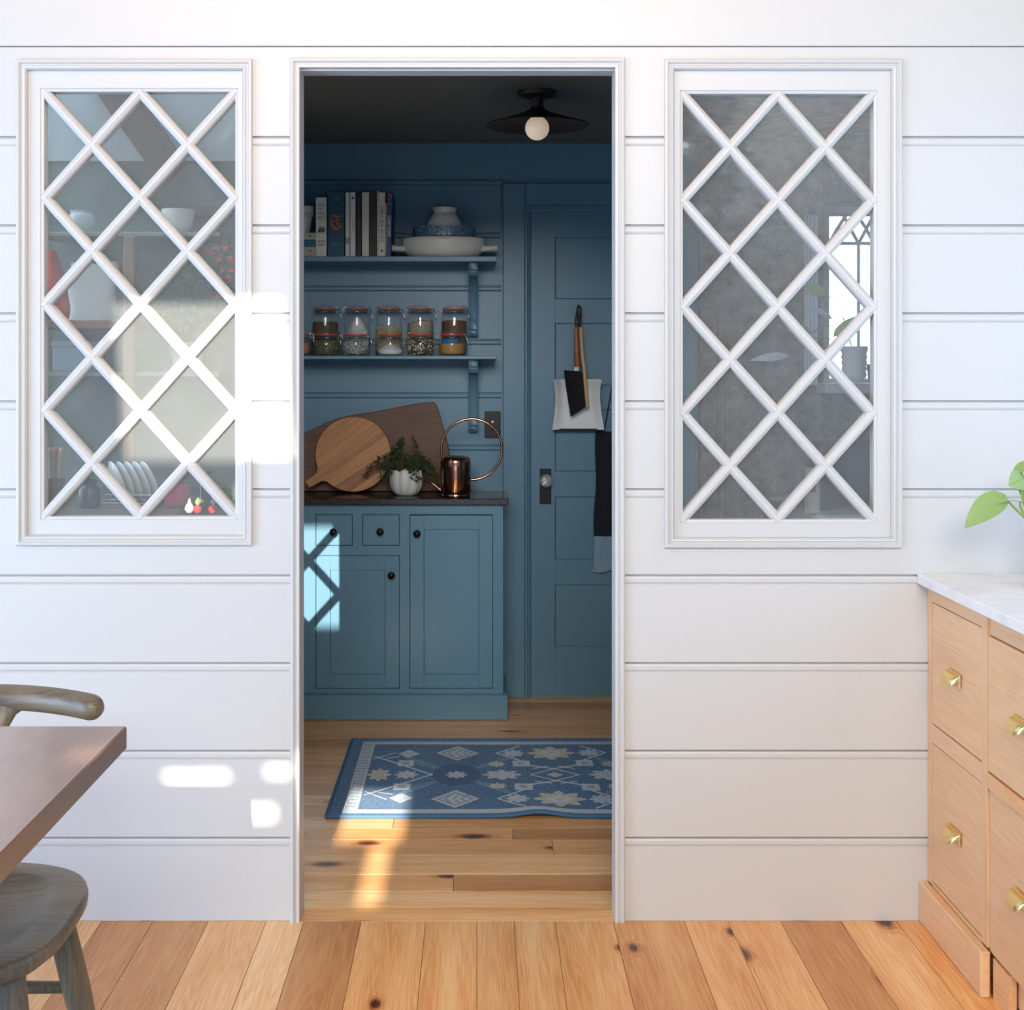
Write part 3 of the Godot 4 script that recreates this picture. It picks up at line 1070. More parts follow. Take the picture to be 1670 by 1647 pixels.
func shelves() -> void:
	var zf := -2.112
	for k in 2:
		var t := [417.8, 580.0][k] as float
		var b := [426.5, 585.8][k] as float
		var root := thing("wall_shelf", ["blue wooden wall shelf carrying the books and bowls, the upper of two", "blue wooden wall shelf carrying the glass jars, the lower of two"][k], "shelf", Vector3.ZERO, "pantry wall shelves")
		box("board", Vector3(-0.797, Y(b, zf), BACK + 0.001), Vector3(X(810, zf), Y(t, zf), zf), M.blue, root, 0.002)
		# scrolled bracket, its outline in (depth from the wall, height)
		var h := Y(b, zf)
		var foot := [Y(548.5, BACK + 0.02), Y(704.0, BACK + 0.02)][k] as float
		var d := h - foot
		var o := PackedVector2Array([Vector2(0, 0), Vector2(0.205, 0), Vector2(0.205, -0.026), Vector2(0.198, -0.034), Vector2(0.198, -0.038), Vector2(0.188, -0.052), Vector2(0.16, -0.058)])
		for i in 9:
			var a := PI / 2 + (PI / 2) * i / 8.0
			o.append(Vector2(0.16 + cos(a) * 0.11, -d * 0.76 + sin(a) * (d * 0.76 - 0.058)))
		o.append_array([Vector2(0.056, -d * 0.80), Vector2(0.056, -d * 0.90), Vector2(0.05, -d * 0.92), Vector2(0.05, -d + 0.012), Vector2(0.04, -d), Vector2(0, -d)])
		var st := begin()
		prism(st, o, -0.019, 0.019, 0.0015, true)
		obj("bracket", st, M.blue, root, Transform3D(Basis(Vector3.UP, -PI / 2), Vector3(X(772, -2.25), h - 0.0005, BACK + 0.001)))

# a book standing with its spine to the room, its foot at the middle of the spine
func book(label: String, px0: float, px1: float, pt: float, depth: float, cover: String, tilt := 0.0, zf := -2.135, lean := 0.0) -> Node3D:
	var x0 := X(px0, zf)
	var x1 := X(px1, zf)
	var y0 := Y(417.8, -2.112)
	var h := Y(pt, zf) - y0
	var root := thing("book", label, "book", Vector3((x0 + x1) / 2, y0, zf), "cookbooks on the upper shelf")
	root.rotation.z = lean
	var w := (x1 - x0) / 2
	var m := flat(cover, 0.5)
	var st := begin()
	bx(st, Vector3(-w, 0, -0.003), Vector3(w, h, 0), 0.0012)
	bx(st, Vector3(-w, 0, -depth), Vector3(-w + 0.0018, h, -0.002))
	bx(st, Vector3(w - 0.0018, 0, -depth), Vector3(w, h, -0.002))
	obj("cover", st, m, root)
	box("pages", Vector3(-w + 0.0019, 0.003, -depth + 0.004), Vector3(w - 0.0019, h - 0.003, -0.0031), M.pages, root)
	return root

func scribble(called: String, root: Node, x: float, y0: float, y1: float, size: float, mat: Material, seed_: int) -> void:
	var r := RandomNumberGenerator.new()
	r.seed = seed_
	var st := begin()
	var y := y0
	while y > y1:
		var n := r.randf_range(0.5, 1.2) * size
		stroke(st, [Vector2(x - size * 0.4 * r.randf(), y), Vector2(x + size * 0.5 * r.randf(), y - n * 0.6), Vector2(x - size * 0.2, y - n)], size * 0.22, 0.0, 0.0004)
		y -= n * r.randf_range(0.9, 1.3)
	obj(called, st, mat, root)

func books() -> void:
	M.pages = flat("d9cfbd", 0.8)
	var ink := flat("4a3f3a", 0.7)
	var red := flat("a8442e", 0.7)
	var green := flat("6f6a2c", 0.7)
	var zf := -2.135
	var s := FOCAL / (DIST - zf)
	var down := Basis(Vector3.BACK, -PI / 2)
	# salt fat acid heat
	var b := book("thick white book with coloured block letters stacked down its spine, left of the teal book", 515.0, 532.5, 322.0, 0.19, "f3efe6")
	var caps := [["SALT", 0.1995, 0.0112, ink], ["FAT", 0.1835, 0.0122, flat("b9773a", 0.7)], ["ACID", 0.1665, 0.0112, green], ["HEAT", 0.147, 0.0136, red]]
	for q in caps:
		text("lettering", q[0], "Droid Sans", false, q[2], q[3], b, Transform3D(Basis(), Vector3(0, q[1] + q[2] * 0.5, 0.0001)), 0.70)
	text("lettering", "SAMIN", "Droid Sans", true, 0.0085, red, b, Transform3D(Basis(), Vector3(0.001, 0.060, 0.0001)), 0.78)
	text("lettering", "NOSRAT", "Droid Sans", true, 0.0085, red, b, Transform3D(Basis(), Vector3(0.001, 0.0475, 0.0001)), 0.66)
	var st := begin()
	for k in 7:
		var x := -0.012 + k * 0.0038
		stroke(st, [Vector2(x, 0.096), Vector2(x + 0.003, 0.106 + 0.004 * (k % 3)), Vector2(x + 0.0055, 0.115 + 0.006 * (k % 2))], [0.0035, 0.004, 0.001], 0.0, 0.0004)
	obj("herb_print", st, green, b)
	st = begin()
	stroke(st, [Vector2(-0.021, 0.0905), Vector2(0.0205, 0.0918)], 0.0012, 0.0, 0.0004)
	obj("band", st, flat("b8b0a2", 0.7), b)
	# the teal one with the orange letter
	b = book("fat dark teal book with an orange ornamental letter on its spine", 534.8, 561.5, 312.5, 0.21, "24596a")
	var orange := flat("e2673a", 0.6)
	st = begin()
	var cy := 0.138
	var arc := []
	for k in 15:
		var a := deg_to_rad(128 + k * 15.5)
		arc.append(Vector2(cos(a) * 0.019 + 0.001, cy - 0.003 + sin(a) * 0.024))
	stroke(st, arc, [0.002, 0.004, 0.006, 0.0075, 0.009, 0.0095, 0.010, 0.010, 0.0095, 0.009, 0.008, 0.006, 0.005, 0.003, 0.001], 0.0, 0.0005)
	stroke(st, smooth_path([Vector2(-0.018, cy + 0.019), Vector2(-0.010, cy + 0.026), Vector2(0.002, cy + 0.020), Vector2(0.012, cy + 0.021), Vector2(0.020, cy + 0.026)], 4), [0.001, 0.003, 0.005, 0.006, 0.007, 0.007, 0.007, 0.007, 0.006, 0.006, 0.007, 0.007, 0.007, 0.006, 0.005, 0.003, 0.001], 0.0, 0.0005)
	stroke(st, [Vector2(0.0015, cy + 0.018), Vector2(0.0015, cy - 0.014)], 0.0045, 0.0, 0.0005)
	for q in [Vector2(0.009, cy + 0.008), Vector2(0.009, cy - 0.006), Vector2(-0.0065, cy + 0.004), Vector2(0.012, cy - 0.013)]:
		stroke(st, [q + Vector2(-0.004, 0), q, q + Vector2(0.004, 0)], [0.0005, 0.006, 0.0005], 0.0, 0.0005)
	obj("emblem", st, orange, b)
	var sky := flat("2f8fb5", 0.6)
	for q in [0.231, 0.2225, 0.053, 0.0445]:   # two small lines of print above and below, too small to read
		st = begin()
		for k in 9:
			var x := -0.0175 + k * 0.0042
			stroke(st, [Vector2(x, q), Vector2(x + 0.0014, q + 0.0042 * (0.6 + 0.4 * (k % 2))), Vector2(x + 0.003, q)], 0.0011, 0.0, 0.0004)
		obj("small_print", st, sky, b)
	# two slim white ones
	b = book("slim blank white book with a grey foot, right of the teal book", 563.3, 570.0, 313.5, 0.19, "f0ede4")
	box("foot_band", Vector3(-0.0079, 0.05, 0), Vector3(0.0079, 0.075, 0.0004), flat("b3aba2", 0.7), b)
	b = book("slim white book with a blue dot and a dark scripted word down its spine", 571.2, 579.6, 313.5, 0.19, "f3f0e8")
	st = begin()
	lathe(st, [Vector2(0.0001, 0), Vector2(0.0047, 0), Vector2(0.0047, 0.0005), Vector2(0.0001, 0.0005)], 20)
	obj("publisher_dot", st, flat("1f4a78", 0.6), b, Transform3D(Basis(Vector3.RIGHT, PI / 2), Vector3(0, 0.232, 0)))
	scribble("lettering", b, 0, 0.150, 0.104, 0.006, ink, 3)
	b = book("narrow black book with thin pale script, between the white and the beige books", 581.4, 589.3, 312.5, 0.2, "2b2320")
	scribble("lettering", b, 0, 0.235, 0.12, 0.0035, flat("9a8f80", 0.7), 4)
	b = book("beige cloth book with a faint title, middle of the standing row", 590.3, 601.8, 313.5, 0.2, "e6dfcd")
	scribble("lettering", b, -0.002, 0.19, 0.14, 0.003, flat("a39b88", 0.7), 5)
	b = book("dark brown book with faint lettering, left of the cream lettered one", 602.8, 614.6, 311.0, 0.2, "3b2620")
	scribble("lettering", b, 0.0, 0.20, 0.09, 0.003, flat("6b5045", 0.7), 6)
	b = book("thin pamphlet with a bright white spine edge beside the cream lettered book", 614.9, 617.0, 310.5, 0.19, "f6f3ec")
	b = book("cream book with a thin capital title running down its spine", 617.3, 628.0, 313.5, 0.21, "ece3cf", 0.0, -2.130)
	text("lettering", "SIMPLY REAL EATING", "Droid Sans", false, 0.0142, flat("4a4335", 0.7), b, Transform3D(down, Vector3(0, 0.130, 0.0001)), 0.80)
	st = begin()
	lathe(st, [Vector2(0.0001, 0), Vector2(0.005, 0), Vector2(0.005, 0.0005), Vector2(0.0001, 0.0005)], 16)
	obj("round_stamp", st, flat("6d6248", 0.7), b, Transform3D(Basis(Vector3.RIGHT, PI / 2), Vector3(0, 0.023, 0)))
	b = book("ring-bound notebook with ribbed page edges next to the navy book", 628.2, 631.2, 331.0, 0.18, "9c9580")
	st = begin()
	for k in 26:
		bx(st, Vector3(-0.0035, 0.004 + k * 0.0078, 0), Vector3(0.0035, 0.007 + k * 0.0078, 0.0008))
	obj("binding", st, flat("c9c2b0", 0.6), b)
	b = book("leaning navy book with white capitals and an orange top, right end of the row", 630.2, 637.6, 313.5, 0.2, "34528a", 0.0, -2.128, -0.018)
	text("lettering", "CLEAN SOUPS", "Droid Sans", true, 0.0125, flat("e4e6ea", 0.6), b, Transform3D(down, Vector3(0, 0.1205, 0.0001)), 0.76)
	st = begin()
	for k in 9:
		var a := k * 2.4
		var c := Vector2(cos(a) * 0.006, 0.236 + sin(a) * 0.010)
		stroke(st, [c - Vector2(0.004, 0.003), c, c + Vector2(0.004, 0.002)], [0.001, 0.006, 0.001], 0.0, 0.0004 + 0.00002 * k)
	obj("vegetable_print", st, flat("d0622b", 0.6), b)
	box("gold_band", Vector3(-0.0107, 0.207, 0), Vector3(0.0107, 0.211, 0.0004), flat("8f8452", 0.5), b)
	# three lying flat at the left, the pestle and mortar's white jar on them
	var ys := Y(417.8, -2.112)
	var lay := [["c9c0ae", 402.2, "patterned cream book lying lowest under the white pedestal cup"], ["37718f", 390.6, "blue book lying in the middle of the flat stack"], ["cfcdb6", 379.2, "pale green book lying on top of the flat stack"]]
	var yb := ys
	for k in 3:
		var yt := Y(lay[k][1], zf)
		var x1 := X([516.5, 515.2, 515.0][k], zf)
		var root := thing("book", lay[k][2], "book", Vector3(x1 - 0.1, yb, zf), "cookbooks on the upper shelf")
		var hh := yt - yb - 0.0006
		st = begin()
		bx(st, Vector3(-0.1, 0, -0.16), Vector3(0.1, 0.002, 0))
		bx(st, Vector3(-0.1, hh - 0.002, -0.16), Vector3(0.1, hh, 0))
		bx(st, Vector3(-0.1, 0, -0.003), Vector3(0.1, hh, 0.0006), 0.001)
		obj("cover", st, flat(lay[k][0], 0.55), root)
		box("pages", Vector3(-0.096, 0.0021, -0.156), Vector3(0.097, hh - 0.0021, -0.0031), M.pages, root)
		if k != 1:
			st = begin()
			stroke(st, [Vector2(0.071, hh * 0.5), Vector2(0.075, hh * 0.5 + 0.003), Vector2(0.080, hh * 0.5)], [0.001, 0.007, 0.001], 0.0006, 0.001)
			obj("publisher_mark", st, ink, root)
		yb = yt
	var cup := begin()
	var hc := Y(336.8, -2.2) - yb
	lathe(cup, [Vector2(0.0001, 0.0), Vector2(0.016, 0.0), Vector2(0.020, 0.003), Vector2(0.031, hc * 0.62), Vector2(0.037, hc * 0.66), Vector2(0.037, hc * 0.70), Vector2(0.032, hc * 0.715), Vector2(0.036, hc * 0.74), Vector2(0.0385, hc * 0.95), Vector2(0.037, hc), Vector2(0.033, hc), Vector2(0.033, hc * 0.75), Vector2(0.0001, hc * 0.72)], 28)
	var cp := obj("pedestal_cup", cup, flat("dfe3e2", 0.15), null, Transform3D(Basis(), Vector3(X(496.8, -2.2), yb, -2.2)))
	tag(cp, "glossy white ceramic tapered cup standing on the three flat books", "cup")

func dishes() -> void:
	var y := Y(417.8, -2.112)
	var z := -2.232
	var s := FOCAL / (DIST - z)
	var cx := X(723.5, z)
	var c := thing("casserole", "large round-bellied off-white casserole with two stub handles, bottom of the stack of dishes", "casserole", Vector3(cx, y, z), "stack of dishes on the upper shelf")
	var st := begin()
	var h := 32.5 / s
	var r := 68.5 / s
	lathe(st, [Vector2(0.0001, 0.0), Vector2(r * 0.74, 0.0), Vector2(r * 0.84, h * 0.10), Vector2(r * 0.94, h * 0.30), Vector2(r * 0.99, h * 0.58), Vector2(r, h * 0.8), Vector2(r * 0.99, h * 0.95), Vector2(r * 0.965, h), Vector2(r * 0.93, h * 0.97), Vector2(r * 0.90, h * 0.6), Vector2(r * 0.7, h * 0.14), Vector2(0.0001, h * 0.10)], 56, Vector3.ZERO, 1.0, 0.68)
	obj("bowl", st, M.cream_glaze, c)
	for k in [-1.0, 1.0]:
		st = begin()
		sweep(st, [Vector3(k * r * 0.93, h * 0.46, 0.03), Vector3(k * r * 1.14, h * 0.48, 0.03), Vector3(k * r * 1.225, h * 0.5, 0.03)], [0.0125, 0.0125, 0.0135], 14, true)
		obj("handle", st, M.cream_glaze, c)
	var y2 := y + h
	var t := begin()
	var r2 := 51.0 / s
	var h2 := 17.5 / s
	lathe(t, [Vector2(0.0001, 0.0), Vector2(r2 * 0.95, 0.0), Vector2(r2, 0.004), Vector2(r2 * 1.0, h2 * 0.94), Vector2(r2 * 1.01, h2), Vector2(r2 * 0.97, h2), Vector2(r2 * 0.95, 0.006), Vector2(0.0001, 0.006)], 96, Vector3.ZERO, 1.0, 0.8, 44, 0.035)
	var bl := tri_mat(noise_tex(31, 0.05, [[0.0, "3f5872"], [0.5, "5d7891"], [0.68, "7d97ab"], [1.0, "c2ced2"]], 256, FastNoiseLite.TYPE_SIMPLEX_SMOOTH, 3), 5.0, 0.25)
	var td := obj("tart_dish", t, bl, null, Transform3D(Basis(), Vector3(X(724.5, z), y2 + 0.0005, z)))
	tag(td, "fluted blue glazed tart dish between the casserole and the upturned bowl", "dish", "stack of dishes on the upper shelf")
	var b := thing("bowl", "cream bowl turned upside down on top of the stack of dishes", "bowl", Vector3(X(725.0, z), y2 + 0.007, z), "stack of dishes on the upper shelf")
	var y3 := Y(339.0, z) - (y2 + 0.007)
	var r3 := 33.0 / s
	st = begin()
	lathe(st, [Vector2(r3 * 0.93, 0.0), Vector2(r3 * 1.0, 0.0), Vector2(r3 * 0.985, y3 * 0.12), Vector2(r3 * 0.90, y3 * 0.38), Vector2(r3 * 0.75, y3 * 0.62), Vector2(r3 * 0.575, y3 * 0.80), Vector2(r3 * 0.53, y3 * 0.82), Vector2(0.0001, y3 * 0.82)], 40)
	obj("body", st, M.cream_glaze, b)
	st = begin()
	lathe(st, [Vector2(r3 * 0.53, y3 * 0.80), Vector2(r3 * 0.545, y3 * 0.84), Vector2(r3 * 0.60, y3 * 0.985), Vector2(r3 * 0.585, y3), Vector2(r3 * 0.53, y3), Vector2(r3 * 0.49, y3 * 0.83)], 40)
	obj("foot_ring", st, M.cream_glaze, b)

var jar_kinds := {}
func jar(tall: bool, px: float, z: float, label: String, turn: float) -> Node3D:
	var y := Y(580.0, -2.112) + 0.0003
	var at := Vector3(X(px, z), y, z)
	if jar_kinds.has(tall):
		var c: Node3D = jar_kinds[tall].duplicate()
		c.name = numbered("clip_top_jar")
		add_child(c)
		c.position = at
		c.rotation.y = turn
		c.set_meta("label", label)
		return c
	var root := thing("clip_top_jar", label, "jar", at, "tall glass jars at the back of the lower shelf" if tall else "short glass jars at the front of the lower shelf")
	jar_kinds[tall] = root
	root.rotation.y = turn
	var h := 0.187 if tall else 0.080
	var r := 0.053
	var nr := 0.043
	var st := begin()
	lathe(st, [Vector2(0.0001, 0.004), Vector2(r * 0.75, 0.002), Vector2(r * 0.86, 0.0), Vector2(r * 0.96, 0.006), Vector2(r, 0.016), Vector2(r, h - 0.032), Vector2(r * 0.96, h - 0.018), Vector2(nr + 0.001, h - 0.006), Vector2(nr, h - 0.003), Vector2(nr + 0.002, h), Vector2(nr - 0.004, h)], 36)
	obj("body", st, M.jar, root)
	st = begin()
	lathe(st, [Vector2(nr - 0.003, h), Vector2(nr + 0.0035, h), Vector2(nr + 0.0042, h + 0.0025), Vector2(nr + 0.0035, h + 0.005), Vector2(nr - 0.003, h + 0.005)], 36)
	obj("rubber_seal", st, M.seal, root)
	st = begin()
	lathe(st, [Vector2(0.0001, h + 0.006), Vector2(nr - 0.004, h + 0.005), Vector2(nr + 0.003, h + 0.005), Vector2(nr + 0.003, h + 0.010), Vector2(nr - 0.002, h + 0.017), Vector2(nr - 0.012, h + 0.019), Vector2(0.0001, h + 0.017)], 36)
	obj("lid", st, M.jar, root)
	st = begin()
	var ring := []
	for k in 25:
		ring.append(Vector3(cos(TAU * k / 24) * (nr + 0.003), h - 0.008, sin(TAU * k / 24) * (nr + 0.003)))
	sweep(st, ring, 0.0013, 6)
	for s in [-1.0, 1.0]:
		sweep(st, smooth_path([Vector3(s * (nr + 0.003), h - 0.009, 0), Vector3(s * (nr + 0.011), h - 0.004, 0.002), Vector3(s * (nr + 0.010), h + 0.008, 0.0), Vector3(s * (nr - 0.002), h + 0.013, -0.002)], 4), 0.0016, 6)
	sweep(st, smooth_path([Vector3(nr + 0.010, h + 0.004, 0.006), Vector3(nr + 0.016, h - 0.012, 0.012), Vector3(nr + 0.021, h - 0.030, 0.014), Vector3(nr + 0.020, h - 0.038, 0.012)], 4), 0.002, 6, true)
	sweep(st, [Vector3(nr - 0.004, h + 0.0135, -0.02), Vector3(nr - 0.004, h + 0.0135, 0.02)], 0.0013, 6)
	obj("wire_clasp", st, M.steel, root)
	return root

# what a jar holds: one heap filled to h, its top domed or tilted
func filling(called: String, label: String, cat: String, j: Node3D, h: float, mat: Material, dome := 0.0, tilt := 0.0, r := 0.0495) -> MeshInstance3D:
	var st := begin()
	var rings := []
	for p in [[0.0001, 0.0], [0.80, 0.0], [0.95, 0.006], [1.0, 0.016], [1.0, -1.0], [0.85, -0.82], [0.65, -0.52], [0.45, -0.26], [0.25, -0.08], [0.12, -0.02], [0.01, 0.0]]:
		var ring := PackedVector3Array()
		for k in 24:
			var a := -TAU * k / 24
			var x: float = cos(a) * p[0] * r
			var y: float = p[1]
			if p[1] < 0.0 or p[0] == 0.01:
				y = h + dome * (1.0 + p[1]) * (1.0 if p[1] < 0.0 else 1.0) + tilt * cos(a) * p[0] + rng.randf_range(-0.0008, 0.0008)
				if p[0] == 0.01: y = h + dome
			ring.append(Vector3(x, y + 0.0045, sin(a) * p[0] * r))
		rings.append(ring)
	loft(st, rings)
	var o := obj(called, st, mat, null, Transform3D(Basis(), j.position))
	tag(o, label, cat, "", "stuff")
	return o

# loose pieces laid over a filling, part of it
func pieces(o: MeshInstance3D, n: int, size: Vector3, cols: Array, h: float, dome: float, r := 0.0495) -> void:
	var s := SphereMesh.new()
	s.radius = 1.0
	s.height = 2.0
	s.radial_segments = 8
	s.rings = 5
	var m := flat("ffffff", 0.55)
	m.vertex_color_use_as_albedo = true
	s.material = m
	var mm := MultiMesh.new()
	mm.transform_format = MultiMesh.TRANSFORM_3D
	mm.use_colors = true
	mm.mesh = s
	mm.instance_count = n
	for i in n:
		var a := rng.randf() * TAU
		var on_top := rng.randf() < 0.35
		var q := sqrt(rng.randf()) if on_top else 0.985
		var y := h + dome * (1.0 - q * q) if on_top else rng.randf() * h
		if not on_top and y < 0.016: q *= 0.93
		var p := Vector3(cos(a) * r * q, y + 0.0045, sin(a) * r * q)
		var b := Basis.from_euler(Vector3(rng.randf() * 6, rng.randf() * 6, rng.randf() * 6)) * Basis.from_scale(size)
		mm.set_instance_transform(i, Transform3D(b, p))
		mm.set_instance_color(i, Color(cols[rng.randi() % cols.size()]).srgb_to_linear())
	var mi := MultiMeshInstance3D.new()
	mi.name = "loose_pieces"
	mi.multimesh = mm
	mi.set_meta("kind", "stuff")
	o.add_child(mi, true)

func jars() -> void:
	var zb := -2.285
	var zf := -2.172
	var j := jar(true, 530.5, zb, "tall clip-top jar of layered lentils, back row, first from the doorway's left edge", 0.3)
	var f := filling("lentils", "brown and green lentils layered in the tall jar at the left", "lentils", j, 0.130, flat("5d5127", 0.8), 0.004)
	pieces(f, 700, Vector3(0.0032, 0.0012, 0.0032), ["6e5a2c", "85703a", "4f5526", "3f3a1c", "94602f"], 0.130, 0.004)
	j = jar(true, 582.0, zb, "tall clip-top jar of heaped white flour, back row, its seal whitened with flour", 0.0)
	f = filling("flour", "white flour heaped to a peak in the second tall jar", "flour", j, 0.080, flat("e8e8e4", 0.9), 0.074, 0.012)
	j = jar(true, 634.0, zb, "tall clip-top jar of pale rolled oats, back row, in the middle", 0.2)
	f = filling("oats", "pale rolled oats in the middle tall jar", "oats", j, 0.108, flat("b9a57c", 0.85), 0.006)
	pieces(f, 600, Vector3(0.0042, 0.001, 0.0032), ["d8c9a2", "c9b487", "b39a6a", "e2d6b5"], 0.108, 0.006)
	j = jar(true, 685.5, zb, "tall clip-top jar nearly full of beige wholemeal flour, back row, fourth", 0.1)
	filling("wholemeal_flour", "beige wholemeal flour with a slanting top in the fourth tall jar", "flour", j, 0.134, flat("b3a58c", 0.9), 0.006, 0.008)
	j = jar(true, 741.0, zb, "tall clip-top jar of orange pasta twists, back row, right end", -0.2)
	f = filling("pasta", "orange brown pasta twists in the tall jar at the right", "pasta", j, 0.136, flat("6b3d16", 0.7), 0.004)
	pieces(f, 420, Vector3(0.0022, 0.0075, 0.0022), ["b9691f", "c97c2c", "8f4e18", "a55c1e"], 0.134, 0.004, 0.044)
	j = jar(false, 486.0, zf, "short clip-top jar of pink salt cut off by the doorway's left edge", 0.3)
	filling("pink_salt", "coarse pink salt in the short jar at the doorway's edge", "salt", j, 0.046, tri_mat(noise_tex(51, 0.09, [[0.3, "a85a4a"], [0.6, "cf8674"], [1.0, "e6b3a4"]]), 14.0, 0.7), 0.003)
	j = jar(false, 532.5, zf, "short clip-top jar of dried green herbs, front row, below the lentils", -0.2)
	f = filling("dried_herbs", "dried green herbs in the short jar below the lentils", "herbs", j, 0.050, flat("4a4a22", 0.85), 0.004)
	pieces(f, 500, Vector3(0.0032, 0.0016, 0.0024), ["6f7434", "8b8a45", "55602a", "9a9158", "3f431d"], 0.050, 0.004)
	j = jar(false, 580.0, zf, "short clip-top jar of grey white crystals, front row, below the white flour", 0.1)
	f = filling("salt_flakes", "grey white salt flakes in the short jar below the white flour", "salt", j, 0.048, flat("8d8d8b", 0.6), 0.004)
	pieces(f, 420, Vector3(0.0042, 0.0028, 0.0036), ["b5b5b3", "989896", "d2d2cf", "7a7a79"], 0.048, 0.004)
	j = jar(false, 636.5, zf, "short clip-top jar with a low mound of white salt, front row, in the middle", PI)
	filling("white_salt", "low mound of fine white salt in the middle short jar", "salt", j, 0.018, flat("f0f0ee", 0.9), 0.024)
	j = jar(false, 686.0, zf, "short clip-top jar of mixed black and cream beans, front row, fourth", PI + 0.3)
	f = filling("mixed_beans", "speckled black and cream beans in the fourth short jar", "beans", j, 0.054, flat("3c3320", 0.7), 0.004)
	pieces(f, 430, Vector3(0.0036, 0.0026, 0.0052), ["e0d5b5", "d6c59a", "2a2419", "cbb68a", "3a3520", "b08a5a"], 0.054, 0.004)
	j = jar(false, 737.0, zf, "short clip-top jar of yellow grain with a blue sticker, front row, right end", 0.4)
	filling("yellow_grain", "fine yellow grain in the short jar with the blue sticker", "grain", j, 0.044, tri_mat(noise_tex(52, 0.2, [[0.3, "94692a"], [0.6, "bb8a3e"], [1.0, "d6aa5e"]]), 14.0, 0.8), 0.003)
	var st := begin()
	var rows := []
	for v in [0.048, 0.066]:
		var row := PackedVector3Array()
		for k in 8:
			var a := -1.35 + k * 0.17
			row.append(Vector3(-sin(a + 0.35) * 0.0538, v, cos(a + 0.35) * 0.0538))
		rows.append(row)
	shell(st, rows, Vector3(0, 0, -0.0004))
	var stick := obj("sticker", st, flat("1f6a97", 0.6), j, Transform3D(Basis(Vector3.UP, -0.4 - 0.55), Vector3.ZERO))
	tag(stick, "blue paper sticker")

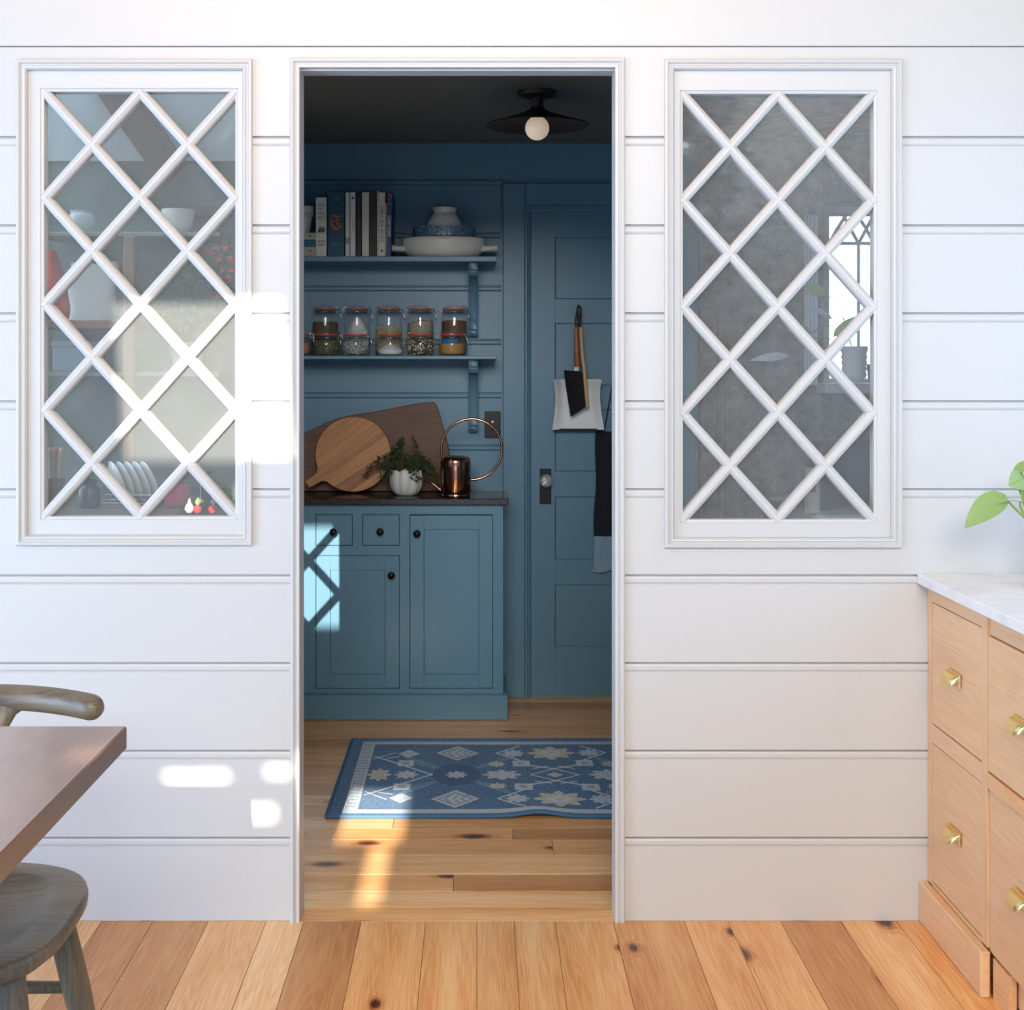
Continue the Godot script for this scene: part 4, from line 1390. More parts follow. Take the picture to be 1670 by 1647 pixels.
func worktop_things() -> void:
	# the big walnut board leans on the wall; drawn in the plane z = -2.34 and tipped back a little
	var z := -2.325
	var o := PackedVector2Array()
	for p in [[462.0, 800.0], [468.0, 722.0], [496.0, 706.0], [516.0, 697.5], [535.0, 688.0], [552.0, 681.5], [570.0, 677.5], [590.0, 674.0], [607.0, 672.0], [633.0, 667.0], [658.0, 662.0], [682.0, 657.5], [699.0, 655.5], [707.0, 655.0], [711.0, 659.0], [715.0, 668.0], [722.6, 694.0], [729.0, 719.0], [734.5, 747.0], [737.5, 775.0], [738.0, 800.5]]:
		o.append(Vector2(X(p[0], z), Y(p[1], z) - COUNTER))
	var low := 1e9
	for p in o: low = minf(low, p.y)
	for i in o.size(): o[i].y -= low
	grain(0, 0.3, 0.9)
	var st := begin()
	prism(st, o, 0.0, 0.019, 0.003)
	reset_uv()
	var bb := obj("cutting_board", st, M.walnut, null, Transform3D(Basis(Vector3.RIGHT, -0.03), Vector3(0, COUNTER + 0.0008, -2.325)))
	tag(bb, "large dark walnut board with a straight slanting top leaning on the blue wall", "cutting board")
	# round board with a paddle handle, leaning on it
	z = -2.255
	var s := FOCAL / (DIST - z)
	var r := 61.5 / s
	var c := Vector2(X(576.3, z), Y(739.3, z))
	var ax := (Vector2(X(503, z), Y(789, z)) - c).normalized()
	var ha := ax.angle()
	var rb := PackedVector2Array()
	# in its own axes the handle points down -y
	var hw := 8.0 / s
	var hl := 89.0 / s
	var a0 := asin(hw / r) + 0.10
	for i in 57:
		var a := -PI / 2 + a0 + (TAU - 2 * a0) * i / 56.0
		rb.append(Vector2(cos(a) * r, sin(a) * r))
	rb.append_array([Vector2(-hw, -r * 1.08), Vector2(-hw * 0.9, -hl * 0.9), Vector2(-hw * 1.0, -hl), Vector2(hw * 0.7, -hl * 1.0), Vector2(hw * 0.9, -hl * 0.93), Vector2(hw, -r * 1.08)])
	grain(1, 0.42, 0.8)
	st = begin()
	prism(st, rb, 0.0, 0.018, 0.003, false)
	reset_uv()
	var tilt := Basis(Vector3.RIGHT, -0.16)
	var foot := c.y - r - COUNTER
	var rd := obj("cutting_board", st, M.round_board, null, Transform3D(tilt * Basis(Vector3.BACK, ha + PI / 2), Vector3(c.x, COUNTER + 0.0045 + r * cos(0.16), z - r * sin(0.16) * 0.0)))
	tag(rd, "round warm brown board with a short paddle handle leaning on the walnut board", "cutting board")
	# fluted pot and its trailing plant
	z = -2.15
	s = FOCAL / (DIST - z)
	var px := X(662.3, z)
	var pot := thing("potted_plant", "trailing dark green plant in a white lobed pot on the dark worktop", "plant", Vector3(px, COUNTER, z))
	pot.rotation.y = 0.35
	st = begin()
	var pr := 27.0 / s
	var ph := 41.5 / s
	var rings := []
	for p in [[0.0001, 0.0, 0], [0.52, 0.0, 0], [0.62, 0.02, 0], [0.83, 0.16, 1], [0.965, 0.36, 1], [1.0, 0.58, 1], [0.985, 0.80, 1], [0.93, 0.99, 2], [0.90, 1.01, 2], [0.86, 0.98, 2], [0.90, 0.7, 1], [0.8, 0.66, 0]]:
		var ring := PackedVector3Array()
		for k in 72:
			var a := -TAU * k / 72
			var l := pow(absf(cos(a * 4.0)), 7.0)
			var k2: float = p[0] * (1.0 - (0.07 * l if p[2] > 0 else 0.0))
			ring.append(Vector3(cos(a) * k2 * pr, ph * (p[1] - (0.07 * l if p[2] == 2 else 0.0)), sin(a) * k2 * pr))
		rings.append(ring)
	loft(st, rings, true, true, 70.0)
	obj("pot", st, flat("dfe0d8", 0.45), pot)
	st = begin()
	lathe(st, [Vector2(0.0001, ph * 0.70), Vector2(pr * 0.85, ph * 0.70), Vector2(pr * 0.85, ph * 0.80), Vector2(0.0001, ph * 0.83)], 24)
	obj("soil", st, flat("2a211a", 0.95), pot)
	var stems := begin()
	var lv := begin()
	var r2 := RandomNumberGenerator.new()
	r2.seed = 19
	var lmat := flat("43583a", 0.45)
	lmat.backlight_enabled = true
	lmat.backlight = Color("1f2d16")
	for i in 42:
		var a := r2.randf() * TAU
		var reach := r2.randf_range(0.07, 0.15)
		var up := r2.randf_range(0.01, 0.085)
		if i < 8: # upright shoots
			reach = r2.randf_range(0.015, 0.06)
			up = r2.randf_range(0.08, 0.135)
		var dirv := Vector3(cos(a), 0, sin(a) * 0.62)
		var p0 := Vector3(0, ph * 0.82, 0) + dirv * 0.02
		var drop := r2.randf_range(0.005, 0.075) if i >= 8 else -0.01
		if dirv.x > 0.3 and i % 3 == 0:
			drop = 0.09
			reach += 0.015
		var pts := smooth_path([p0, p0 + dirv * reach * 0.4 + Vector3(0, up, 0), p0 + dirv * reach * 0.8 + Vector3(0, up * 0.9 - drop * 0.3, 0), p0 + dirv * reach + Vector3(0, up * 0.7 - drop, 0)], 5)
		sweep(stems, pts, 0.0009, 5)
		for k in range(3, pts.size()):
			for e in 2:
				var d := Vector3(r2.randf_range(-1, 1), r2.randf_range(-0.3, 0.9), r2.randf_range(-1, 1)).normalized()
				var ln := r2.randf_range(0.012, 0.022)
				leaf(lv, pts[k], pts[k] + d * ln, Vector3.UP + Vector3(0.1, 0, 0.2), ln * 0.42, 0.08, 0.15, 3)
	obj("stems", stems, flat("6f6132", 0.7), pot, Transform3D(Basis(Vector3.UP, -0.35), Vector3.ZERO))
	obj("foliage", lv, lmat, pot, Transform3D(Basis(Vector3.UP, -0.35), Vector3.ZERO)).set_meta("kind", "stuff")
	# copper watering can with a hoop handle
	z = -2.085
	s = FOCAL / (DIST - z)
	var wc := thing("watering_can", "polished copper watering can with a large thin hoop handle, right end of the worktop", "watering can", Vector3(X(743.0, z), COUNTER, z))
	st = begin()
	var wr := 24.8 / s
	var wh := (811.0 - 745.3) / s
	lathe(st, [Vector2(0.0001, 0.0), Vector2(wr * 0.97, 0.0), Vector2(wr, 0.002), Vector2(wr, 0.010), Vector2(wr * 0.985, 0.0115), Vector2(wr * 0.985, 0.0125), Vector2(wr, 0.014), Vector2(wr, wh - 0.024), Vector2(wr * 0.98, wh - 0.014), Vector2(wr * 0.92, wh - 0.006), Vector2(wr * 0.80, wh - 0.001), Vector2(wr * 0.62, wh), Vector2(wr * 0.60, wh - 0.002), Vector2(0.0001, wh - 0.004)], 64)
	obj("body", st, M.copper, wc)
	var hoop := []
	var hc := Vector3(X(769.2, z) - X(743, z), Y(732.6, z) - COUNTER, 0)
	var hr := 49.6 / s
	for k in 61:
		var a := deg_to_rad(194.0 - k * (285.0 / 60.0))
		hoop.append(hc + Vector3(cos(a) * hr, sin(a) * hr, 0))
	st = begin()
	sweep(st, hoop, 0.0052, 14, true)
	obj("hoop_handle", st, M.copper, wc)
	st = begin()
	sweep(st, smooth_path([Vector3(-wr * 0.9, 0.020, 0.0), Vector3(-wr * 1.5, 0.050, -0.004), Vector3(-wr * 2.2, 0.069, -0.012), Vector3(-wr * 2.9, 0.082, -0.02)], 6), 0.0034, 10, true)
	obj("spout", st, M.copper, wc)
	# light switch on the wall above
	var sw := thing("light_switch", "dark bronze switch plate with one pale push button on the blue wall", "switch", P(803.3, 692.5, BACK))
	st = begin()
	var k2 := FOCAL / (DIST - BACK)
	bx(st, Vector3(-13.0 / k2, -21.7 / k2, 0), Vector3(13.0 / k2, 21.7 / k2, 0.006), 0.002)
	obj("plate", st, M.bronze, sw)
	for q in [[0.0, 4.5, "f2efe6"], [0.0, -5.5, "1a1715"]]:
		st = begin()
		lathe(st, [Vector2(0.0001, 0), Vector2(0.0058, 0), Vector2(0.0058, 0.005), Vector2(0.0045, 0.0075), Vector2(0.0001, 0.008)], 16)
		obj("push_button", st, flat(q[2], 0.25), sw, Transform3D(Basis(Vector3.RIGHT, PI / 2), Vector3(q[0] / k2, q[1] / k2, 0.006)))

func door_things() -> void:
	var z := -2.325
	var s := FOCAL / (DIST - z)
	# white dustpan hanging on the door's hook, its pan facing the room
	var dp := thing("dustpan", "white metal dustpan with a dark rubber lip hanging on the blue door behind the brush", "dustpan", P(943, 660, z))
	var rows := []
	var ny := 14
	var nx := 20
	for j in ny + 1:
		var t := float(j) / ny
		var pyv := lerpf(618.0, 700.5, t)
		var wl := lerpf(901.3, 900.3, t) + 4.6 * sin(PI * pow(t, 0.9)) * (1.0 - 0.2 * t)
		var wr := lerpf(979.8, 985.2, t) - 4.2 * sin(PI * pow(t, 0.8))
		var row := PackedVector3Array()
		for i in nx + 1:
			var u := float(i) / nx
			var e := absf(u * 2.0 - 1.0)
			var lift := 0.040 * smoothstep(0.62, 1.0, e) * (1.0 - t * 0.75) + 0.030 * smoothstep(0.20, 0.0, t) * (1.0 - 0.2 * e) + 0.004 * t
			var p := P(lerpf(wl, wr, u), pyv, z)
			if j == 0 and e > 0.9: p.y -= (e - 0.9) * 0.05
			row.append(p - dp.position + Vector3(0, 0, lift))
		rows.append(row)
	var st := begin()
	shell(st, rows, Vector3(0, 0, -0.0015))
	obj("pan", st, flat("eef2f3", 0.3), dp)
	box("rubber_lip", P(903.5, 703.0, z) - dp.position + Vector3(0, 0, 0.0), P(982.5, 698.8, z) - dp.position + Vector3(0, 0, 0.006), flat("1d1c1d", 0.7), dp, 0.001)
	st = begin()
	sweep(st, smooth_path([P(941.5, 626, z - 0.006), P(940.0, 600, z - 0.008), P(939.5, 570, z - 0.004), P(939.8, 545, z)], 5).map(func(p): return p - dp.position), 0.0085, 12, true, 1.0)
	obj("handle", st, M.orange_wood, dp)
	st = begin()
	sweep(st, smooth_path([P(939.8, 547, z), P(938.5, 525, z + 0.008), P(942.0, 503, z + 0.014), P(945.5, 500.5, z + 0.016), P(947.5, 505, z + 0.014), P(942.5, 530, z + 0.006), P(940.2, 547, z)], 5).map(func(p): return p - dp.position), 0.0028, 8)
	obj("hanging_loop", st, flat("4a2a1c", 0.7), dp)
	# the hand brush in front of it
	var zb := -2.275
	var br := thing("hand_brush", "wooden hand brush with black bristles and banded handle, hanging before the white dustpan", "brush", P(945, 600, zb))
	var back := []
	for p in [[946.8, 533.0], [947.8, 555.0], [949.5, 580.0], [952.5, 602.0], [954.3, 625.0], [956.0, 645.0], [957.5, 665.0]]:
		back.append(P(p[0], p[1], zb) - br.position)
	st = begin()
	var o := PackedVector2Array()
	var left := PackedVector2Array()
	var sp := smooth_path(back, 4)
	for i in sp.size():
		var w := 5.6 / FOCAL * (DIST - zb) * 0.5
		o.append(Vector2(sp[i].x + w, sp[i].y))
		left.append(Vector2(sp[i].x - w, sp[i].y))
	left.reverse()
	o.append_array(left)
	grain(1, 0.1, 0.5)
	prism(st, o, -0.016, 0.016, 0.003)
	reset_uv()
	obj("back", st, M.beech, br)
	st = begin()
	sweep(st, [P(939.2, 535, zb) - br.position, P(940.2, 560, zb) - br.position, P(941.2, 585, zb) - br.position, P(941.9, 599.5, zb) - br.position], [0.007, 0.0095, 0.010, 0.010], 14, true)
	obj("handle", st, M.orange_wood, br)
	for k in 6:
		st = begin()
		var q := P(941.0 + k * 0.12, 578.0 + k * 3.4, zb) - br.position
		sweep(st, [q + Vector3(0, 0.001, 0), q - Vector3(0, 0.001, 0)], 0.0104, 14)
		obj("handle_ring", st, flat("5d371c", 0.6), br)
	box("paper_tag", P(936.6, 604.8, zb + 0.011) - br.position, P(944.0, 598.8, zb + 0.0125) - br.position, flat("e6e6e2", 0.7), br, 0.0004)
	st = begin()
	stroke(st, [Vector2(-0.002, 0), Vector2(0, 0.0022), Vector2(0.002, 0)], [0.0006, 0.0034, 0.0006], 0, 0.0003)
	obj("tag_print", st, flat("30343a", 0.7), br, Transform3D(Basis(), P(941.5, 602.0, zb + 0.0126) - br.position))
	# the bristle block: many rows of tufts standing out from the back towards the left
	var tuft := begin()
	var rb := RandomNumberGenerator.new()
	rb.seed = 5
	for i in 72:
		var t := i / 71.0
		var root_p := P(lerpf(948.8, 955.0, t), lerpf(607.0, 662.0, t), zb) - br.position
		var tip_p := P(lerpf(920.5, 931.0, pow(t, 1.2)), lerpf(604.5, 678.0, t), zb) - br.position
		for k in 6:
			var dz := (k - 2.5) * 0.0052 + rb.randf_range(-1, 1) * 0.0012
			sweep(tuft, [root_p + Vector3(0, 0, dz), root_p.lerp(tip_p, 0.5) + Vector3(rb.randf_range(-1, 1), rb.randf_range(-1, 1), 0) * 0.0012 + Vector3(0, 0, dz * 1.2), tip_p + Vector3(rb.randf_range(-1, 1) * 0.002, rb.randf_range(-1, 1) * 0.0015, dz * 1.5)], [0.0017, 0.0018, 0.0014], 5)
	obj("bristles", tuft, flat("141316", 0.75), br).set_meta("kind", "stuff")
	st = begin()
	sweep(st, smooth_path([P(946.8, 536, zb), P(947.5, 515, zb), P(946.5, 503, zb), P(943.0, 498, zb), P(941.5, 506, zb), P(942.5, 520, zb), P(946.5, 536, zb)], 5).map(func(p): return p - br.position), 0.003, 8)
	obj("leather_loop", st, flat("38241a", 0.7), br)
	# apron, only its left edge shows beside the door casing
	var za := -2.343
	var ap := thing("apron", "dark navy apron with a lighter denim hem hanging at the right of the blue door", "apron", P(1010, 700, za))
	var cuts := [[703.5, 874.0, "20262f"], [874.5, 932.0, "9bbbd6"]]
	for c in cuts:
		rows = []
		for j in 13:
			var t := j / 12.0
			var py := lerpf(c[0], c[1], t)
			var row := PackedVector3Array()
			for i in 25:
				var u := i / 24.0
				var xl := 969.0 + 1.4 * sin(py * 0.05) - (3.6 * t if c[0] > 800 else 0.0) + (3.0 * (1.0 - t) if c[0] < 800 else 0.0)
				var fold := 0.006 * sin(u * 19.0 + py * 0.004) + 0.003 * sin(u * 43.0) + (0.004 if c[0] > 800 else 0.0)
				row.append(P(lerpf(xl, 1062.0, u), py + 2.0 * sin(u * 15.0) * t, za) - ap.position + Vector3(0, 0, fold))
			rows.append(row)
		st = begin()
		shell(st, rows, Vector3(0, 0, -0.0025))
		var cloth := tri_mat(noise_tex(71, 0.3, [[0.3, "b8b8b8"], [0.7, "ffffff"]], 128), 18.0, 0.9, c[2])
		cloth.rim_enabled = true
		cloth.rim = 0.3
		obj("cloth" if c[0] < 800 else "hem", st, cloth, ap)
	st = begin()
	sweep(st, smooth_path([P(985, 704, za - 0.006), P(993, 660, za - 0.008), P(999, 620, za - 0.008), P(1001, 570, za - 0.008), P(1004, 540, za + 0.02), P(1012, 538, za + 0.03), P(1020, 560, za + 0.01), P(1035, 640, za), P(1050, 704, za)], 5).map(func(p): return p - ap.position), 0.006, 8, true, 0.4)
	obj("neck_strap", st, flat("23282f", 0.9), ap)

func ceiling_lamp() -> void:
	var z := -1.275
	var s := FOCAL / (DIST - z)
	var root := thing("ceiling_lamp", "black flush ceiling lamp with a wide shallow shade and one bare round bulb", "lamp", Vector3(X(876, z), 2.28, z))
	var st := begin()
	lathe(st, [Vector2(0.0001, -0.022), Vector2(0.045, -0.022), Vector2(0.062, -0.016), Vector2(0.065, -0.006), Vector2(0.065, 0.0), Vector2(0.0001, 0.0)], 40)
	obj("canopy", st, M.black_iron, root)
	st = begin()
	lathe(st, [Vector2(0.0001, -0.075), Vector2(0.021, -0.075), Vector2(0.021, -0.022), Vector2(0.0001, -0.021)], 24)
	obj("stem", st, M.black_iron, root)
	st = begin()
	var r := 0.172
	lathe(st, [Vector2(0.012, -0.074), Vector2(0.03, -0.078), Vector2(0.08, -0.090), Vector2(0.13, -0.104), Vector2(r - 0.003, -0.1165), Vector2(r, -0.115), Vector2(r - 0.001, -0.112), Vector2(0.13, -0.099), Vector2(0.08, -0.083), Vector2(0.035, -0.066), Vector2(0.022, -0.055), Vector2(0.012, -0.055)], 64)
	obj("shade", st, M.black_iron, root)
	st = begin()
	lathe(st, [Vector2(0.0001, -0.100), Vector2(0.017, -0.098), Vector2(0.017, -0.072), Vector2(0.0001, -0.071)], 20)
	obj("socket", st, M.bronze, root)
	st = begin()
	var prof := []
	for k in 17:
		var a := -PI / 2 + PI * k / 16.0
		prof.append(Vector2(maxf(cos(a) * 0.0405, 0.0001), sin(a) * 0.0405 - 0.123))
	lathe(st, prof, 36)
	var caught_daylight := flat("f1e9dc", 0.25)  # faint emission standing in for daylight caught by the unlit bulb
	caught_daylight.emission_enabled = true
	caught_daylight.emission = Color("ffdfba")
	caught_daylight.emission_energy_multiplier = 0.28
	obj("bulb", st, caught_daylight, root)
	var li := OmniLight3D.new()  # faint light added beside the emission, the bulb being unlit
	li.name = "added_bulb_light"
	li.light_color = Color("ffdfba")
	li.light_energy = 0.004
	li.light_size = 0.04
	li.omni_range = 6.0
	li.omni_attenuation = 2.0
	li.shadow_enabled = true
	li.position = Vector3(0, -0.123, 0)
	root.add_child(li)

# ---------- the rug: knots drawn on a grid of 2 mm
var ri: Image
func rug_px(x: int, y: int, c: Color, share := 1.0) -> void:
	if x < 0 or y < 0 or x >= ri.get_width() or y >= ri.get_height(): return
	if rng.randf() > share: return
	ri.set_pixel(x, y, c.lerp(ri.get_pixel(x, y), rng.randf() * 0.25))
func rug_shape(cx: float, cy: float, rx: float, ry: float, c: Color, kind: String, band := 1.0, share := 0.94) -> void:
	for y in range(int(cy - ry), int(cy + ry) + 1):
		for x in range(int(cx - rx), int(cx + rx) + 1):
			var u := (x - cx) / rx
			var v := (y - cy) / ry
			var d := 0.0
			match kind:
				"diamond": d = absf(u) + absf(v)
				"box": d = maxf(absf(u), absf(v))
				"rosette":
					var a := atan2(v, u)
					d = sqrt(u * u + v * v) / (0.84 + 0.16 * cos(a * 8.0))
				_: d = sqrt(u * u + v * v)
			if d <= 1.0 and d >= 1.0 - band: rug_px(x, y, c, share)
func rug_line(x0: float, y0: float, x1: float, y1: float, w: float, c: Color, share := 0.92) -> void:
	var n := int(maxf(absf(x1 - x0), absf(y1 - y0))) + 1
	for i in n + 1:
		var x := lerpf(x0, x1, float(i) / n)
		var y := lerpf(y0, y1, float(i) / n)
		for k in range(-int(w / 2), int(w / 2) + 1):
			rug_px(int(x), int(y) + k, c, share)
			rug_px(int(x) + k / 2, int(y), c, share)

func rug() -> void:
	var W := 750
	var H := 440
	ri = Image.create(W, H, false, Image.FORMAT_RGB8)
	var cream := Color("d0d6da")
	var pale := Color("d8cfb8")
	var navy := Color("31587f")
	var mid := Color("8199ad")
	for y in H:
		for x in W:
			var f := rng.randf()
			ri.set_pixel(x, y, Color("48759e").lerp(Color("335d85"), f) if f < 0.85 else Color("86a3bb"))
	# border: blue edge, then a cream band with a running hook
	for y in range(14, H - 14):
		for x in range(22, W - 22):
			if y < 34 or y >= H - 34 or x < 44 or x >= W - 44: rug_px(x, y, cream, 0.95)
	for x in range(50, W - 50, 26):
		for yy in [22, H - 24]: rug_line(x, yy, x + 10, yy, 2, pale)
	for y in range(34, H - 40, 34):   # the running hook of the end bands
		for xx in [26, W - 42]:
			rug_line(xx, y, xx + 12, y, 5, mid)
			rug_line(xx + 12, y, xx + 12, y + 16, 3, mid)
			rug_line(xx, y + 17, xx + 12, y + 17, 5, mid)
			rug_line(xx, y + 17, xx, y + 34, 3, mid)
	for xx in [44, W - 45]: rug_line(xx, 34, xx, H - 34, 3, mid)
	var arm := Color("93a9bb")
	for period in 3:
		var cx: float = 192.0 + 326.0 * period
		for q in [[-1, -1], [1, -1], [-1, 1], [1, 1]]:   # hatched arms round the lozenge
			for k in 7:
				var ax: float = cx + q[0] * (22 + k * 8)
				rug_line(ax, 222 + q[1] * (28 + k * 5), ax + q[0] * 26, 222 + q[1] * (66 + k * 9), 3, arm, 0.8)
		rug_shape(cx, 222, 40, 62, navy, "ring")
		rug_shape(cx, 222, 19, 22, cream, "rosette")
		for s in [-1, 1]:
			var cy: float = 222 + s * 132
			rug_shape(cx, cy, 38, 46, cream, "diamond")
			rug_shape(cx, cy, 30, 36, mid, "diamond", 0.2)
			for k in 3:
				rug_line(cx - 16 + k * 13, cy, cx - 6 + k * 13, cy - 20, 4, mid)
				rug_line(cx - 16 + k * 13, cy, cx - 6 + k * 13, cy + 20, 4, mid)
		var mx := cx + 163.0
		for e in [-1, 1]:
			rug_shape(mx + e * 88, 222, 33, 30, cream, "rosette")
			for s in [-1, 1]:
				rug_shape(mx + e * 96, 222 + s * 64, 16, 17, pale, "rosette")
		for s in [-1, 1]:
			var cy: float = 222 + s * 132
			rug_shape(mx, cy, 42, 42, pale, "rosette")
			rug_shape(mx, cy, 22, 22, cream, "rosette", 0.6)
			for e in [-1, 1]:
				rug_shape(mx + e * 66, cy, 20, 24, cream, "rosette")
				rug_line(mx + e * 54, cy - 46, mx + e * 96, cy, 6, cream)
				rug_line(mx + e * 54, cy + 46, mx + e * 96, cy, 6, cream)
				rug_shape(mx + e * 54, 222 + s * 68, 14, 17, cream, "box")
				rug_shape(mx + e * 54, 222 + s * 68, 5, 6, mid, "box")
				rug_line(mx, 222 + s * 34, mx + e * 48, 222 + s * 60, 6, cream)
				rug_line(mx + e * 8, 222 + s * 50, mx + e * 34, 222 + s * 36, 5, pale)
				rug_line(mx, 222 + s * 34, mx + e * 40, 222, 4, cream)
		rug_shape(mx, 222, 14, 14, pale, "diamond")
	# half motif at the left end
	rug_shape(64, 222, 20, 36, pale, "rosette")
	rug_shape(109, 222, 20, 24, cream, "rosette")
	for s in [-1, 1]:
		rug_line(48, 222 + s * 110, 152, 222, 6, cream)
		rug_line(48, 222 + s * 92, 84, 222 + s * 132, 5, cream)
		rug_line(70, 222 + s * 96, 92, 222 + s * 106, 5, cream)
		rug_shape(105, 222 + s * 66, 13, 17, cream, "box")
		rug_shape(105, 222 + s * 66, 6, 7, mid, "box")
		rug_shape(107, 222 + s * 126, 19, 26, cream, "diamond")
		rug_line(95, 222 + s * 126, 119, 222 + s * 126, 3, mid)
	var m := flat("ffffff", 0.95)
	m.albedo_texture = ImageTexture.create_from_image(ri)
	m.rim_enabled = true
	m.rim = 0.2
	var root := thing("rug", "blue and cream woven runner rug with lozenges and rosettes on the pantry floor", "rug", Vector3(-0.457, 0, -1.668))
	var st := begin()
	var nx := 48
	var ny := 24
	var pts := []
	for j in ny + 1:
		var row := PackedVector3Array()
		for i in nx + 1:
			var u := 1.5 * i / nx
			var v := 0.88 * j / ny
			var y := 0.007 + 0.014 * exp(-pow((u - 0.64) / 0.07, 2.0)) * smoothstep(0.70, 0.88, v) + 0.0012 * sin(u * 9.0) * sin(v * 7.0)
			row.append(Vector3(u, y, v))
		pts.append(row)
	st.set_smooth_group(1)
	for j in ny:
		for i in nx:
			var idx := [[i, j], [i, j + 1], [i + 1, j + 1], [i, j], [i + 1, j + 1], [i + 1, j]]
			for t in [[0, 2, 1], [3, 5, 4]]:
				for k in t:
					var q = idx[k]
					st.set_uv(Vector2(float(q[0]) / nx, float(q[1]) / ny))
					st.add_vertex(pts[q[1]][q[0]])
	obj("pile", st, m, root)
	# bound edge all round
	st = begin()
	var loop := []
	for i in nx + 1: loop.append(pts[ny][i] + Vector3(0, -0.001, 0))
	for j in ny: loop.append(pts[ny - 1 - j][nx] + Vector3(0, -0.001, 0))
	for i in nx: loop.append(pts[0][nx - 1 - i] + Vector3(0, -0.001, 0))
	for j in ny: loop.append(pts[j + 1][0] + Vector3(0, -0.001, 0))
	sweep(st, loop, 0.0058, 8)
	obj("bound_edge", st, flat("3f6c98", 0.9), root)

# ---------- reflections in the left window, built as objects in a space behind it
func left_reflections() -> void:
	var zb := -1.5
	struct("wall_reflection_back", func_box(Vector3(-2.3, -0.05, zb - 0.08), Vector3(-0.802, 2.08, zb)), M.sage, "grey green wall behind the left window, standing in for the reflected garden")
	struct("reflected_sky_2", func_box(Vector3(-2.3, 2.08, zb - 0.08), Vector3(-0.802, 2.75, zb + 0.004)), M.white, "white band behind the left window, standing in for the reflected sky")
	var lw := begin()
	bx(lw, Vector3(-2.4, -0.05, zb - 0.08), Vector3(-2.3, 0.95, -0.07))
	bx(lw, Vector3(-2.4, 2.65, zb - 0.08), Vector3(-2.3, 2.75, -0.07))
	bx(lw, Vector3(-2.4, 0.95, zb - 0.08), Vector3(-2.3, 2.65, -1.46))
	bx(lw, Vector3(-2.4, 0.95, -0.15), Vector3(-2.3, 2.65, -0.07))
	struct("wall_reflection_left", lw, M.sage, "grey green side wall, out of view, opened to light the reflected shapes")  # unseen wall, its opening added to light the shapes behind the glass
	var sc := begin()   # opening added to let sky light down on the shapes
	bx(sc, Vector3(-2.4, 2.75, -0.85), Vector3(-0.78, 2.83, -0.07))
	bx(sc, Vector3(-2.4, 2.75, zb - 0.08), Vector3(-0.78, 2.83, -1.46))
	bx(sc, Vector3(-2.4, 2.75, -1.46), Vector3(-2.15, 2.83, -0.85))
	bx(sc, Vector3(-0.95, 2.75, -1.46), Vector3(-0.78, 2.83, -0.85))
	struct("ceiling_over_reflections", sc, M.white, "white ceiling, out of view, opened to light the shapes behind the left window")
	# reflected tree trunk, built as a slanting beam
	var brace := begin()
	grain(1, 0.3, 0.6)
	bx(brace, Vector3(-0.055, -0.22, -0.05), Vector3(0.055, 0.22, 0.05), 0.006)
	reset_uv()
	var wood := tex_mat(M.walnut.albedo_texture, 0.7, "dcd6cc")
	var br := obj("reflected_trunk", brace, wood, null, Transform3D(Basis(Vector3.BACK, 0.62), P(222, 195, -1.43)))
	tag(br, "slanting brown beam standing in for a reflected tree trunk, top of the left window's view", "timber")
	# shelves of the reflection, built as boards
	var sh := [[60.0, 400.0, 378.0, 385.0, "thin grey shelf holding the white bowl, upper of two reflected in the left window"], [60.0, 400.0, 606.0, 614.0, "thin grey shelf holding the bushy plant, lower of two reflected in the left window"]]
	for q in sh:
		var a := P(q[0], q[3], -1.25)
		var b := P(q[1], q[2], -1.25)
		b.x = -0.862
		tag(box("reflected_shelf", Vector3(a.x, a.y, zb + 0.005), Vector3(b.x, b.y, -1.25), flat("8c9187", 0.6), null, 0.002), q[4], "shelf", "reflected shelves")
	var lz := -1.22
	tag(box("reflected_rail", Vector3(X(258, -1.3), Y(346, -1.3), zb + 0.005), Vector3(-0.864, Y(330, -1.3), -1.44), flat("5d4438", 0.6), null, 0.004), "short dark brown rail above the white bowl, reflected in the left window", "rail")
	var ledge := begin()
	bx(ledge, Vector3(X(66, -1.22), Y(536, -1.22), zb + 0.005), Vector3(X(206, -1.22), Y(522, -1.22), -1.20), 0.003)
	tag(obj("ledge", ledge, flat("8a5f45", 0.6)), "short brown wooden ledge under the red cloth and paper bag, reflected in the left window", "shelf")
	tag(box("reflected_post", Vector3(X(205, -1.2), 0.9355, -1.2), P(219, 385, -1.17), flat("8c6a54", 0.6), null, 0.003), "thin upright wooden post between the shelves, reflected in the left window", "post")
	# white bowl and crock
	var st := begin()
	var ys := Y(378, -1.25)
	lathe(st, [Vector2(0.0001, 0), Vector2(0.03, 0), Vector2(0.034, 0.006), Vector2(0.05, 0.035), Vector2(0.057, 0.07), Vector2(0.058, 0.082), Vector2(0.054, 0.082), Vector2(0.05, 0.05), Vector2(0.0001, 0.012)], 28)
	tag(obj("bowl", st, M.white_glaze, null, Transform3D(Basis(), Vector3(X(291, -1.33), ys, -1.33))), "deep white bowl on the upper shelf, reflected at the right of the left window", "bowl")
	st = begin()
	lathe(st, [Vector2(0.0001, 0), Vector2(0.038, 0), Vector2(0.043, 0.01), Vector2(0.045, 0.055), Vector2(0.036, 0.07), Vector2(0.038, 0.078), Vector2(0.032, 0.078), Vector2(0.03, 0.06), Vector2(0.0001, 0.05)], 28)
	tag(obj("crock", st, flat("c9ccc8", 0.3), null, Transform3D(Basis(), Vector3(X(133, -1.33), ys, -1.33))), "small pale crock on the upper shelf, reflected at the left of the left window", "crock")
	# red cloth and paper bag on the ledge
	var y0 := Y(522, -1.22)
	var cz := -1.30
	st = begin()
	var rings := []
